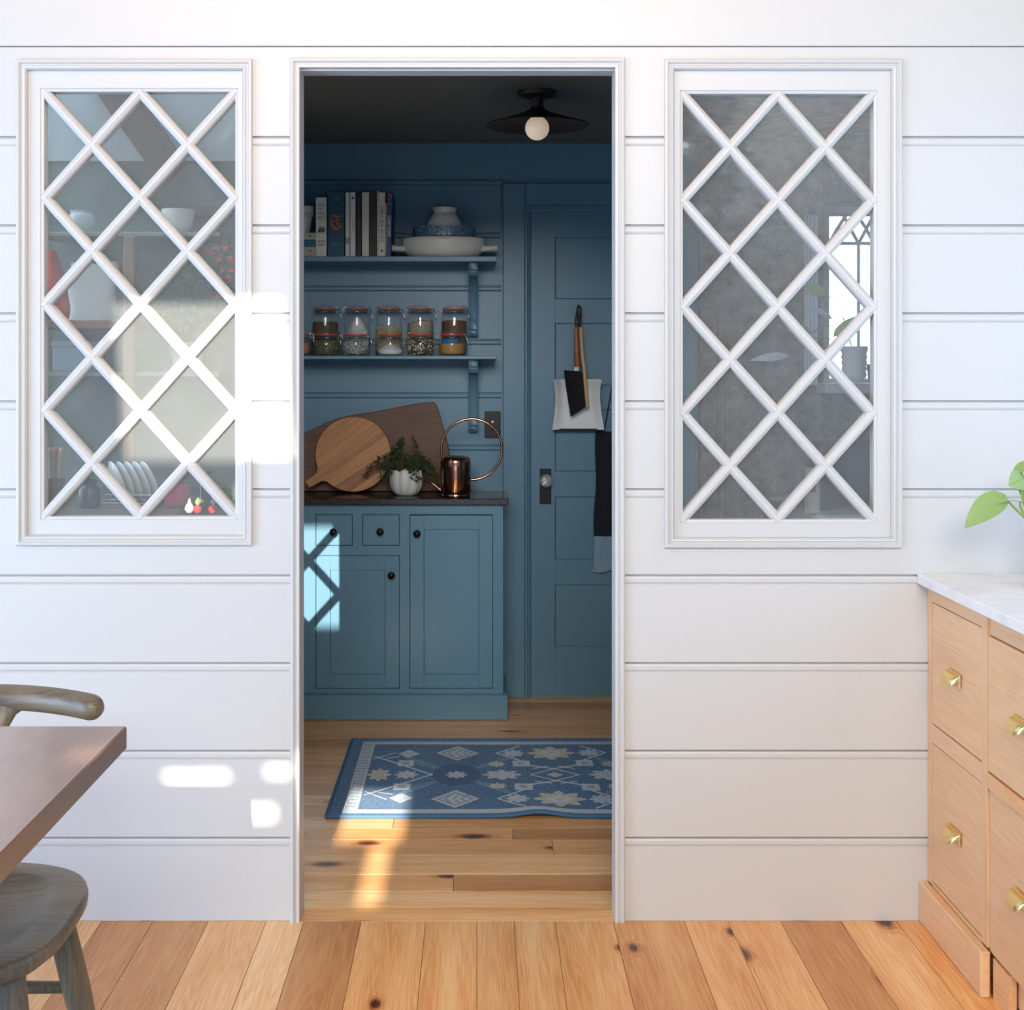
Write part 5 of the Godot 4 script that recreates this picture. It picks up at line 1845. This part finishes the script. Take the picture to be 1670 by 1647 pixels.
	for k in 9:
		var t := k / 8.0
		var ring := PackedVector3Array()
		for j in 20:
			var a := -TAU * j / 20
			var w := lerpf(0.050, 0.020, t) * (1.0 + 0.18 * sin(a * 3.0 + t * 5.0) + 0.1 * sin(a * 7.0 - t * 3.0))
			ring.append(Vector3(cos(a) * w + 0.01 * sin(t * 4.0), t * 0.235, sin(a) * w * 0.7))
		rings.append(ring)
	loft(st, rings, true, true, 120.0)
	tag(obj("reflected_red_cloth", st, flat("c8402c", 0.8), null, Transform3D(Basis(), Vector3(X(86, cz), y0, cz))), "crumpled bright red cloth on the brown ledge, reflected in the left window", "cloth")
	st = begin()
	rings = []
	for k in 8:
		var t := k / 7.0
		var ring := PackedVector3Array()
		for j in 24:
			var a := -TAU * j / 24
			var e := Vector2(signf(cos(a)) * pow(absf(cos(a)), 0.5), signf(sin(a)) * pow(absf(sin(a)), 0.5))
			var w := 0.080 + 0.006 * sin(t * 9.0 + a)
			ring.append(Vector3(e.x * w, t * 0.19 + 0.008 * t * sin(a * 4.0), e.y * 0.035 * (1.0 - 0.6 * t)))
		rings.append(ring)
	loft(st, rings, true, true, 120.0)
	tag(obj("reflected_paper_bag", st, flat("c3beb4", 0.8), null, Transform3D(Basis(), Vector3(X(157, cz), y0, cz + 0.03))), "pale wrinkled paper bag beside the red cloth, reflected in the left window", "bag")
	# a leafy plant in a grey pot on the lower shelf, red flowers hanging at the right
	var pz := -1.36
	var y1 := Y(606, -1.25)
	var pl := thing("potted_plant", "bushy green plant in a grey pot on the lower shelf, reflected in the left window", "plant", Vector3(X(306, pz), y1, pz))
	st = begin()
	lathe(st, [Vector2(0.0001, 0), Vector2(0.045, 0), Vector2(0.062, 0.09), Vector2(0.064, 0.1), Vector2(0.056, 0.1), Vector2(0.05, 0.085), Vector2(0.0001, 0.08)], 28)
	obj("pot", st, flat("a9aea8", 0.6), pl)
	var r2 := RandomNumberGenerator.new()
	r2.seed = 33
	st = begin()
	for i in 380:
		var d := Vector3(r2.randf_range(-1, 1), r2.randf_range(-0.7, 1), r2.randf_range(-0.6, 1)).normalized() * pow(r2.randf(), 0.4)
		var p := Vector3(0, 0.235, 0.01) + d * Vector3(0.125, 0.135, 0.09)
		leaf(st, p, p + (d + Vector3(r2.randf_range(-0.6, 0.6), r2.randf_range(-0.8, 0.4), 0.4)).normalized() * r2.randf_range(0.025, 0.05), Vector3.UP + Vector3(0, 0, 0.6), 0.02, 0.1, 0.12, 3)
	var lm := flat("6f8560", 0.5)
	lm.backlight_enabled = true
	lm.backlight = Color("2c3a22")
	obj("foliage", st, lm, pl).set_meta("kind", "stuff")
	st = begin()
	for i in 9:
		var a := TAU * i / 9
		sweep(st, smooth_path([Vector3(0, 0.08, 0), Vector3(cos(a) * 0.02, 0.15, sin(a) * 0.02), Vector3(cos(a) * 0.07, 0.25, sin(a) * 0.05)], 4), 0.0022, 5)
	obj("stems", st, flat("5f6a3a", 0.7), pl)
	var fl := thing("reflected_flowers", "bunch of red flowers and dark leaves reflected at the right edge of the left window", "flowers", Vector3(X(364, -1.2), Y(386, -1.27), -1.24))
	st = begin()
	for i in 6: sweep(st, [Vector3(0, 0, 0), Vector3(r2.randf_range(-0.03, 0.03), -0.1, r2.randf_range(-0.02, 0.02)), Vector3(r2.randf_range(-0.06, 0.05), -0.19, r2.randf_range(-0.02, 0.03))], 0.002, 5)
	obj("stems", st, flat("5a4a30", 0.7), fl)
	st = begin()
	var st2 := begin()
	for i in 90:
		var p := Vector3(r2.randf_range(-0.05, 0.05), r2.randf_range(-0.23, -0.03), r2.randf_range(-0.02, 0.03))
		var q := p + Vector3(r2.randf_range(-1, 1), r2.randf_range(-1, 0.4), r2.randf_range(0, 1)).normalized() * r2.randf_range(0.02, 0.038)
		leaf(st if i % 2 else st2, p, q, Vector3(0.2, 0.5, 1), 0.018, 0.15, 0.2, 3)
	obj("petals", st, flat("b9402f", 0.6), fl).set_meta("kind", "stuff")
	obj("foliage", st2, flat("49583a", 0.6), fl).set_meta("kind", "stuff")
	# blue-grey box
	var bxz := begin()
	bx(bxz, Vector3(X(86, -1.33), y1, -1.42), Vector3(X(160, -1.33), Y(560, -1.33), -1.33), 0.004)
	bx(bxz, Vector3(X(84, -1.33), Y(566, -1.33), -1.425), Vector3(X(162, -1.33), Y(556, -1.33), -1.325), 0.003)
	tag(obj("reflected_box", bxz, flat("8f9ba3", 0.6)), "blue grey lidded box on the lower shelf, reflected at the left of the left window", "box")
	# counter with its things
	var cy := 0.935
	var ct := begin()
	bx(ct, Vector3(-2.29, cy - 0.03, zb + 0.005), Vector3(-0.866, cy, -0.52), 0.003)
	bx(ct, Vector3(-2.29, 0.0, zb + 0.02), Vector3(-0.866, cy - 0.03, -0.56))
	tag(obj("reflected_counter", ct, flat("6b5b4c", 0.5)), "brown counter reflected along the bottom of the left window's view", "counter")
	var z := -0.78
	st = begin()
	lathe(st, [Vector2(0.0001, 0), Vector2(0.030, 0), Vector2(0.033, 0.004), Vector2(0.033, 0.055), Vector2(0.030, 0.06), Vector2(0.022, 0.068), Vector2(0.024, 0.085), Vector2(0.0001, 0.088)], 24)
	tag(obj("canister", st, flat("35383d", 0.3), null, Transform3D(Basis(), Vector3(X(146, z), cy, z))), "dark grey lidded canister on the counter, reflected at the bottom of the left window", "canister")
	for k in 5:
		st = begin()
		lathe(st, [Vector2(0.0001, 0.0), Vector2(0.035, 0.0), Vector2(0.045, 0.003), Vector2(0.064, 0.011), Vector2(0.065, 0.013), Vector2(0.045, 0.006), Vector2(0.0001, 0.003)], 36)
		var o := obj("plate", st, flat("d3d0c8", 0.15), null, Transform3D(Basis(Vector3.UP, 0.55) * Basis(Vector3.BACK, -1.22), Vector3(X(184 + k * 13.0, -0.92), cy + 0.064, -0.93)))
		tag(o, ["standing white plate, leftmost of five in the rack reflected in the left window", "standing white plate, second from the left in the reflected rack", "standing white plate, middle one of five in the reflected rack", "standing white plate, second from the right in the reflected rack", "standing white plate, rightmost of five in the reflected rack"][k], "plate", "plates standing in the rack")
	var rack := thing("reflected_dish_rack", "steel wire dish rack under the standing white plates, reflected in the left window", "rack", Vector3(X(215, -0.92), cy, -0.93))
	for k in 7:
		var x := -0.09 + 0.03 * k
		st = begin()
		sweep(st, smooth_path([Vector3(x, 0.003, -0.06), Vector3(x, 0.006, 0.05), Vector3(x, 0.03, 0.075)], 3), 0.0018, 5)
		obj("wire", st, M.steel, rack)
	for q in [[0.0025, -0.06], [0.0025, 0.05], [0.03, 0.076]]:
		st = begin()
		sweep(st, [Vector3(-0.1, q[0], q[1]), Vector3(0.1, q[0], q[1])], 0.0024, 6)
		obj("rail", st, M.steel, rack)
	st = begin()
	lathe(st, [Vector2(0.0001, 0), Vector2(0.022, 0), Vector2(0.03, 0.006), Vector2(0.042, 0.035), Vector2(0.043, 0.066), Vector2(0.040, 0.066), Vector2(0.038, 0.035), Vector2(0.0001, 0.01)], 28)
	var pk := flat("b4566a", 0.1)
	tag(obj("reflected_glass_bowl", st, pk, null, Transform3D(Basis(), Vector3(X(286, z), cy, z))), "pink glass bowl beside the radishes, reflected at the bottom of the left window", "bowl")
	st = begin()
	lathe(st, [Vector2(0.0001, 0.0), Vector2(0.008, 0.001), Vector2(0.0145, 0.010), Vector2(0.011, 0.022), Vector2(0.005, 0.030), Vector2(0.003, 0.042), Vector2(0.0001, 0.043)], 16, Vector3.ZERO, 1.0, 1.0, 6, 0.06)
	tag(obj("garlic", st, flat("d8cfbc", 0.6), null, Transform3D(Basis(), Vector3(X(309, -0.62), cy, -0.62))), "whole white garlic bulb reflected between the pink bowl and the radishes", "garlic")
	for k in 2:
		var rx: float = [322.0, 347.0][k]
		var rd := thing("radish", ["reflected red radish next to the garlic bulb, left of the two", "reflected red radish nearest the window's right corner, right of the two"][k], "radish", Vector3(X(rx, -0.6), cy, -0.6), "two red radishes on the counter")
		st = begin()
		lathe(st, [Vector2(0.0001, 0.0), Vector2(0.007, 0.002), Vector2(0.0125, 0.010), Vector2(0.0115, 0.018), Vector2(0.005, 0.0235), Vector2(0.0001, 0.0245)], 20)
		obj("root", st, flat("cf2f22", 0.35), rd)
		st = begin()
		for i in 4:
			var a := 0.6 + i * 0.7
			leaf(st, Vector3(0, 0.022, 0), Vector3(cos(a) * 0.012 + 0.012, 0.034 + 0.004 * i, -sin(a) * 0.02), Vector3.UP, 0.012, 0.2, 0.1, 4)
		obj("leaves", st, flat("7d9a4a", 0.5), rd)
	var wb := begin()
	var z2 := -1.05
	bx(wb, Vector3(X(326, z2), cy, z2 - 0.15), Vector3(-0.885, Y(773, z2), z2), 0.006)
	bx(wb, Vector3(X(323, z2), Y(779, z2), z2 - 0.155), Vector3(-0.88, Y(771, z2), z2 + 0.005), 0.003)
	tag(obj("reflected_box", wb, flat("a7aca6", 0.5)), "pale grey lidded box on the counter, reflected at the lower right of the left window", "box")
	var ut := thing("reflected_utensil_jar", "brown jar of wooden utensils reflected at the lower left corner of the left window", "jar", Vector3(X(86, -0.9), cy, -0.9))
	st = begin()
	lathe(st, [Vector2(0.0001, 0), Vector2(0.034, 0), Vector2(0.037, 0.005), Vector2(0.037, 0.08), Vector2(0.033, 0.08), Vector2(0.032, 0.01), Vector2(0.0001, 0.008)], 24)
	obj("pot", st, flat("6e4a36", 0.4), ut)
	for k in 4:
		st = begin()
		sweep(st, [Vector3(0.01 * (k - 1.5), 0.02, 0.0), Vector3(0.02 * (k - 1.5), 0.14, 0.004 * k), Vector3(0.022 * (k - 1.5), 0.165, 0.005 * k)], [0.004, 0.005, 0.010], 8, true, 1.0)
		obj("utensil", st, flat(["8a5f40", "c9c5bc", "a5573f", "b58d62"][k], 0.5), ut)

# ---------- reflections in the right window, built as objects behind it
func right_reflections() -> void:
	var z := BACK
	var chz := -2.27
	var ch := begin()
	bx(ch, Vector3(X(1143, chz), -0.02, z - 0.02), Vector3(1.40, 2.279, chz), 0.006)
	bx(ch, Vector3(1.40, -0.02, z - 0.02), Vector3(1.915, 1.25, -2.335))
	bx(ch, Vector3(1.40, 2.035, z - 0.02), Vector3(1.915, 2.279, -2.335))
	struct("reflected_brown_wall", ch, M.plaster, "rough grey brown wall standing in for the dim reflection in the right window")
	# dark lines of the reflection, drawn as cracks
	var st := begin()
	for q in [[[1190, 352], [1205, 335], [1212, 318], [1228, 312]], [[1160, 372], [1178, 352], [1190, 345]], [[1256, 205], [1290, 198], [1300, 210]], [[1170, 520], [1171, 600], [1169, 700], [1172, 830]], [[1182, 640], [1182, 760], [1183, 840]]]:
		var pts := []
		for p in q: pts.append(Vector2(X(p[0], chz), Y(p[1], chz)))
		stroke(st, pts, 0.0045, chz - 0.001, chz + 0.0004)
	tag(obj("reflected_crack_lines", st, flat("453c34", 0.9)), "dark crack lines over the brown reflection in the right window", "cracks", "", "structure")
	# curtain strip beside the window
	var rows := []
	var cz := -2.24
	for j in 9:
		var row := PackedVector3Array()
		for i in 21:
			var u := i / 20.0
			var p := P(lerpf(1312.0, 1334.0, u), lerpf(352.0, 628.0, j / 8.0), cz)
			row.append(p + Vector3(0, 0, 0.006 * sin(u * 22.0)))
		rows.append(row)
	st = begin()
	shell(st, rows, Vector3(0, 0, -0.002))
	var cur := flat("f0f3f8", 0.9)
	cur.backlight_enabled = true
	cur.backlight = Color("bbbbbb")
	tag(obj("curtain", st, cur), "narrow white curtain reflected left of the small bright window", "curtain")
	st = begin()
	sweep(st, [P(1306, 350, cz), P(1440, 350, cz)], 0.006, 8)
	tag(obj("reflected_curtain_rod", st, flat("6a5f52", 0.5)), "thin brown rod reflected above the small bright window", "rod")
	# window with pointed glazing bars
	var wn := thing("window_3", "small bright window with pointed glazing bars reflected in the right window", "window", Vector3.ZERO, "", "structure")
	var x0 := 1.432
	var x1 := 1.74
	var y0 := 1.30
	var y1 := 2.0
	st = begin()
	frame(st, x0 - 0.02, y0 - 0.02, x1 + 0.02, y1 + 0.02, [Vector2(0, z - 0.01), Vector2(0, z + 0.012), Vector2(0.03, z + 0.012), Vector2(0.034, z + 0.002), Vector2(0.034, z - 0.06), Vector2(0.0, z - 0.06)])
	obj("casing", st, M.white, wn)
	var bz := z - 0.03
	var bars := [[1400.0, 345.0, 1400.0, 628.0]]
	for q in [[[1400, 640], [1400, 395]], [[1345, 397], [1450, 397]], [[1400, 397], [1372, 345]], [[1400, 397], [1428, 345]], [[1352, 397], [1366, 372], [1384, 345]], [[1425, 397], [1412, 372], [1394, 345]]]:
		st = begin()
		var pts := []
		for p in q: pts.append(P(p[0], p[1], bz))
		sweep(st, pts, 0.0075, 8)
		obj("glazing_bar", st, M.white, wn)
	var pn := begin()
	bx(pn, Vector3(x0, y0, bz - 0.012), Vector3(x1, y1, bz - 0.009))
	obj("pane", pn, M.pane, wn)
	box("sill", Vector3(x0 - 0.06, y0 - 0.045, z - 0.05), Vector3(1.91, y0 - 0.005, -2.12), M.white, wn, 0.004)
	# pot on the sill
	var pz := -2.2
	var pl := thing("potted_plant", "white ribbed pot with pale trailing leaves on the sill of the reflected bright window", "plant", Vector3(X(1393, pz), y0 - 0.004, pz))
	st = begin()
	var prof := [Vector2(0.0001, 0.0), Vector2(0.032, 0.0), Vector2(0.034, 0.012)]
	for k in 5:
		prof.append(Vector2(0.044 + 0.001 * k, 0.02 + k * 0.024))
		prof.append(Vector2(0.049 + 0.001 * k, 0.032 + k * 0.024))
	prof.append_array([Vector2(0.053, 0.146), Vector2(0.049, 0.146), Vector2(0.046, 0.12), Vector2(0.0001, 0.11)])
	lathe(st, prof, 32)
	obj("pot", st, flat("f4efe6", 0.5), pl)
	var o := pl.position
	var lm := flat("c6d689", 0.5)
	lm.backlight_enabled = true
	lm.backlight = Color("b5c866")
	var lv := [[1345, 480, 1312, 466, 0.055, 0], [1357, 520, 1314, 497, 0.028, 1], [1359, 549, 1402, 514, 0.042, 0], [1287, 580, 1222, 588, 0.036, 1], [1320, 545, 1308, 528, 0.02, 0]]
	st = begin()
	for q in lv:
		var s2 := begin()
		leaf(s2, P(q[0], q[1], pz + 0.02) - o, P(q[2], q[3], pz + 0.03) - o, Vector3(0, 0.5, 1), q[4], 0.05, 0.12, 8)
		obj("leaf", s2, lm if q[5] == 0 else flat("e3eef2", 0.4), pl)
		sweep(st, smooth_path([Vector3(0, 0.11, 0), (P(1393, 535, pz) - o).lerp(P(q[0], q[1], pz + 0.01) - o, 0.5) + Vector3(0, 0.02, 0), P(q[0], q[1], pz + 0.02) - o], 5), 0.0016, 5)
	obj("stems", st, flat("7d8a4e", 0.6), pl)
	st = begin()
	lathe(st, [Vector2(0.0001, 0), Vector2(0.018, 0), Vector2(0.026, 0.07), Vector2(0.028, 0.075), Vector2(0.024, 0.075), Vector2(0.02, 0.03), Vector2(0.0001, 0.02)], 20)
	tag(obj("reflected_small_pot", st, flat("6e6a64", 0.6), null, Transform3D(Basis(), Vector3(X(1424, pz), y0 - 0.004, pz))), "small grey pot at the right end of the sill of the reflected window", "pot")
	# dark counter and what stands on it
	var cy := 0.82
	var ct := begin()
	bx(ct, Vector3(1.14, cy - 0.03, chz + 0.001), Vector3(1.91, cy, -1.5), 0.003)
	bx(ct, Vector3(1.16, 0.0, chz + 0.002), Vector3(1.91, cy - 0.03, -1.53))
	tag(obj("reflected_side_counter", ct, flat("4b4844", 0.4)), "dark low counter reflected at the bottom right of the right window's view", "counter")
	var fr := thing("reflected_framed_card", "small framed card with a red print reflected at the lower right of the right window", "frame", Vector3(X(1325, -1.75), cy, -1.75))
	var k := FOCAL / (DIST + 1.75)
	st = begin()
	frame(st, -12.0 / k, 0.0, 12.0 / k, 74.0 / k, [Vector2(0, -0.008), Vector2(0, 0.006), Vector2(0.006, 0.006), Vector2(0.007, 0.0), Vector2(0.007, -0.008), Vector2(0, -0.008)])
	obj("moulding", st, flat("b0a184", 0.5), fr)
	box("card", Vector3(-11.0 / k, 0.002, -0.006), Vector3(11.0 / k, 72.0 / k, -0.001), flat("c9c3b4", 0.8), fr)
	box("print", Vector3(-5.0 / k, 34.0 / k, -0.001), Vector3(6.0 / k, 60.0 / k, 0.0), flat("9c5a4c", 0.8), fr)
	st = begin()
	var tz := -1.8
	bx(st, Vector3(X(1338, tz), cy, tz - 0.2), Vector3(X(1440, tz), Y(722, tz), tz), 0.012)
	tag(obj("reflected_appliance", st, flat("2e3036", 0.25, 0.4)), "dark boxy metal appliance behind the white papers, reflected in the right window", "appliance")
	st = begin()
	for q in [[1326, 1400, 0.004, 0.1], [1334, 1410, 0.009, -0.06]]:
		bx(st, Vector3(X(q[0], -1.6), cy, -1.62), Vector3(X(q[1], -1.6), cy + q[2], -1.52), 0.001)
	tag(obj("papers", st, flat("d5d8dc", 0.8)), "low stack of white papers on the dark counter, reflected in the right window", "papers")

# ---------- the front room's oak drawers, table and chair, leafy plant
func cup_pull(z: float, y: float, parent: Node) -> void:
	# half a shell: round at the back, open below, on two small ears; its face looks along -x
	var st := begin()
	var rows := []
	for j in 11:
		var a := PI * 0.5 * j / 10.0
		var row := PackedVector3Array()
		for i in 19:
			var t := -1.0 + 2.0 * i / 18.0
			var wz := 0.041 * t
			var e := sqrt(maxf(0.0, 1.0 - pow(absf(t), 3.5)))
			row.append(Vector3(-0.002 - 0.024 * sin(a) * e, 0.012 - 0.026 * (1.0 - cos(a)) * (0.4 + 0.6 * e), wz))
		rows.append(row)
	shell(st, rows, Vector3(0.0015, 0, 0))
	bx(st, Vector3(-0.002, 0.010, -0.044), Vector3(0.0, 0.0155, 0.044), 0.0008)
	for s in [-1.0, 1.0]: bx(st, Vector3(-0.002, -0.016, s * 0.036 - 0.006), Vector3(0.0, 0.012, s * 0.036 + 0.006), 0.0008)
	obj("cup_pull", st, M.brass, parent, Transform3D(Basis(), Vector3(1.0965, y, z)))

func oak_cabinet() -> void:
	var x := 1.099
	var root := thing("drawer_cabinet", "natural oak drawer cabinet with brass cup pulls along the right wall", "cabinet")
	var xb := 1.745
	grain(1, 0.6, 1.2)
	var st := begin()
	var f := 0.02
	bx(st, Vector3(x, 0.10, 0.002), Vector3(x + f, 0.824, 0.032))
	bx(st, Vector3(x, 0.10, 0.370), Vector3(x + f, 0.824, 0.404))
	grain(2, 0.6, 1.2)
	bx(st, Vector3(x, 0.786, 0.032), Vector3(x + f, 0.824, 0.370))
	bx(st, Vector3(x, 0.446, 0.032), Vector3(x + f, 0.490, 0.370))
	bx(st, Vector3(x, 0.07, 0.032), Vector3(x + f, 0.108, 0.370))
	bx(st, Vector3(x + f + 0.004, 0.02, 0.002), Vector3(xb, 0.824, 1.62))
	bx(st, Vector3(x, 0.09, 0.796), Vector3(x + f, 0.824, 0.830))
	bx(st, Vector3(x + 0.006, 0.776, 0.404), Vector3(x + f, 0.824, 0.796))
	bx(st, Vector3(x, 0.10, 1.20), Vector3(x + f, 0.824, 1.62))
	obj("body", st, M.cab, root)
	for q in [[0.0345, 0.3675, 0.4925, 0.7835], [0.0345, 0.3675, 0.1105, 0.4435], [0.4065, 0.7935, 0.483, 0.7735], [0.8325, 1.1975, 0.1105, 0.8]]:
		st = begin()
		grain(2, 0.6, 1.2)
		bx(st, Vector3(x + 0.0005, q[2], q[0]), Vector3(x + 0.018, q[3], q[1]), 0.0008)
		var d := obj("drawer", st, M.cab, root)
		if q[3] < 0.79: cup_pull((q[0] + q[1]) / 2, (q[2] + q[3]) / 2, d)
	st = begin()
	bx(st, Vector3(x - 0.004, 0.447, 0.405), Vector3(x + 0.018, 0.479, 0.796), 0.001)
	obj("rail", st, M.cab_pale, root)
	st = begin()
	bx(st, Vector3(x + 0.004, 0.094, 0.4065), Vector3(x + 0.018, 0.444, 0.7935), 0.0008)
	var low := obj("drawer", st, M.cab, root)
	cup_pull(0.60, 0.275, low)
	st = begin()
	bx(st, Vector3(1.077, 0.0, 0.002), Vector3(1.0985, 0.099, 0.425), 0.003)
	obj("plinth", st, M.cab, root)
	st = begin()
	bx(st, Vector3(1.102, 0.0, 0.43), Vector3(1.118, 0.088, 0.52))
	obj("toe_board", st, M.cab_pale, root)
	reset_uv()
	st = begin()
	bx(st, Vector3(1.072, 0.825, 0.001), Vector3(1.748, COUNTER - 0.002, 1.66), 0.002)
	tag(obj("worktop", st, M.marble), "white marble worktop on the oak drawer cabinet at the right", "worktop")

func table_and_chair() -> void:
	var t := thing("dining_table", "dark brown wooden dining table with a thick plain edge at the lower left", "table")
	var st := begin()
	grain(2, 0.45, 1.3)
	bx(st, Vector3(-1.55, 0.711, 1.084), Vector3(-0.589, 0.7500, 2.75), 0.0025)
	obj("tabletop", st, M.table, t)
	for z in [1.45, 2.45]:
		st = begin()
		grain(1, 0.45, 1.3)
		bx(st, Vector3(-1.17, 0.05, z - 0.05), Vector3(-0.97, 0.711, z + 0.05), 0.004)
		bx(st, Vector3(-1.42, 0.0, z - 0.045), Vector3(-0.95, 0.05, z + 0.045), 0.006)
		obj("pedestal", st, M.table, t)
	reset_uv()
	# the chair: dished seat, splayed legs, one curved crest rail on a broad post
	var c := thing("dining_chair", "dark stained ash chair with dished seat and curved rail, tucked under the table's end", "chair", Vector3(-0.93, 0, 1.12))
	st = begin()
	grain(0, 0.35, 0.9)
	var rings := []
	var lev := [[0.02, 0.405, 0.94], [0.80, 0.405, 0.94], [0.93, 0.410, 0.97], [1.0, 0.426, 1.0], [1.005, 0.438, 1.0], [0.995, 0.447, 1.0], [0.975, 0.450, 1.0], [0.80, 0.4505, 1.0], [0.785, 0.449, 1.0], [0.74, 0.441, 1.0], [0.60, 0.432, 1.0], [0.3, 0.428, 1.0], [0.02, 0.427, 1.0]]
	for l in lev:
		var ring := PackedVector3Array()
		for k in 64:
			var a := -TAU * k / 64
			var n := 0.62
			var e := Vector2(signf(cos(a)) * pow(absf(cos(a)), n), signf(sin(a)) * pow(absf(sin(a)), n))
			var y: float = l[1]
			if l[1] < 0.449 and l[0] < 0.79 and l[1] > 0.42: y += 0.012 * maxf(0.0, sin(a)) * l[0] * 0.0
			ring.append(Vector3(e.x * 0.272 * l[0] * (1.0 - 0.06 * (0.5 - 0.5 * e.y)), y, e.y * 0.25 * l[0]))
		rings.append(ring)
	loft(st, rings, true, true, 75.0)
	obj("seat", st, M.ash, c)
	for q in [[1, 1], [-1, 1], [1, -1], [-1, -1]]:
		st = begin()
		grain(1, 0.2, 0.6)
		sweep(st, [Vector3(q[0] * 0.198, 0.408, q[1] * 0.125), Vector3(q[0] * 0.222, 0.26, q[1] * 0.155), Vector3(q[0] * 0.262, 0.0, q[1] * 0.205)], [0.0235, 0.0245, 0.017], 18)
		obj("leg", st, M.ash, c)
	for q in [[Vector3(-0.215, 0.30, 0.147), Vector3(0.215, 0.30, 0.147)], [Vector3(-0.222, 0.26, -0.155), Vector3(0.222, 0.26, -0.155)]]:
		st = begin()
		sweep(st, [q[0], (q[0] + q[1]) / 2, q[1]], [0.010, 0.013, 0.010], 12)
		obj("stretcher", st, M.ash, c)
	st = begin()
	grain(0, 0.16, 0.5)
	var zc := -0.395
	var pts := []
	for k in 21:
		var u := -1.0 + k * 0.1
		pts.append(Vector3(u * 0.203, 0.7155 - 0.002 * absf(u), zc + 0.075 * u * u))
	sweep(st, pts, 0.0245, 20, true)
	obj("crest_rail", st, M.ash, c)
	st = begin()
	grain(1, 0.16, 0.5)
	rings = []
	for q in [[0.405, 0.030, 0.019, -0.205], [0.48, 0.027, 0.017, -0.245], [0.56, 0.026, 0.016, -0.305], [0.62, 0.027, 0.016, -0.345], [0.665, 0.032, 0.017, -0.373], [0.684, 0.041, 0.019, -0.385], [0.697, 0.060, 0.021, -0.392], [0.708, 0.082, 0.020, -0.394]]:
		var ring := PackedVector3Array()
		for k in 20:
			var a := -TAU * k / 20
			ring.append(Vector3(cos(a) * q[1], q[0], q[3] + sin(a) * q[2]))
		rings.append(ring)
	loft(st, rings, true, true, 80.0)
	obj("back_post", st, M.ash, c)
	reset_uv()

func leafy_plant() -> void:
	var z := 0.25
	var y := COUNTER - 0.002
	var root := thing("potted_plant", "leafy plant with broad glossy green leaves at the right edge above the marble worktop", "plant", Vector3(1.335, y, z))
	var st := begin()
	lathe(st, [Vector2(0.0001, 0), Vector2(0.042, 0), Vector2(0.046, 0.005), Vector2(0.056, 0.085), Vector2(0.057, 0.09), Vector2(0.051, 0.09), Vector2(0.048, 0.07), Vector2(0.0001, 0.065)], 32)
	obj("pot", st, flat("d9dbdc", 0.3), root)
	var o := root.position
	var green := flat("8aa562", 0.4)
	green.backlight_enabled = true
	green.backlight = Color("3a4f1c")
	var lv := [[1636, 809, 1573, 861, 0.062, Vector3(-0.35, 0.55, 0.8), 0.0], [1668, 780, 1645, 792, 0.05, Vector3(0.1, 0.4, 1), 0.0], [1690, 760, 1650, 772, 0.045, Vector3(0, 1, 0.5), -0.02], [1676, 812, 1664, 765, 0.03, Vector3(-0.8, 0.2, 0.6), -0.02], [1664, 818, 1626, 821, 0.010, Vector3(0, 1, 0.1), 0.015], [1700, 800, 1745, 770, 0.07, Vector3(0, 1, 0.6), 0.0], [1705, 830, 1760, 860, 0.07, Vector3(0, 1, 0.6), 0.03]]
	var stems := begin()
	for q in lv:
		var zz: float = z + q[6]
		st = begin()
		leaf(st, P(q[0], q[1], zz) - o, P(q[2], q[3], zz + 0.012) - o, q[5], q[4], 0.06, 0.16, 14, 0.6)
		var lf := obj("leaf", st, green, root)
		var b := P(q[0], q[1], zz) - o
		if q[4] > 0.02:
			var rib := begin()
			sweep(rib, smooth_path([b, b.lerp(P(q[2], q[3], zz + 0.012) - o, 0.5) + (q[5] as Vector3).normalized() * 0.004, P(q[2], q[3], zz + 0.012) - o], 5), [0.0012, 0.0012, 0.0012, 0.0011, 0.001, 0.001, 0.0009, 0.0008, 0.0006, 0.0004, 0.0002], 5)
			obj("midrib", rib, flat("8fae5c", 0.4), lf)
		sweep(stems, smooth_path([Vector3(0, 0.07, 0), (P(1676, 850, z) - o).lerp(b, 0.3), b], 6), 0.0026, 6)
	obj("stems", stems, flat("7d9a3f", 0.45), root)
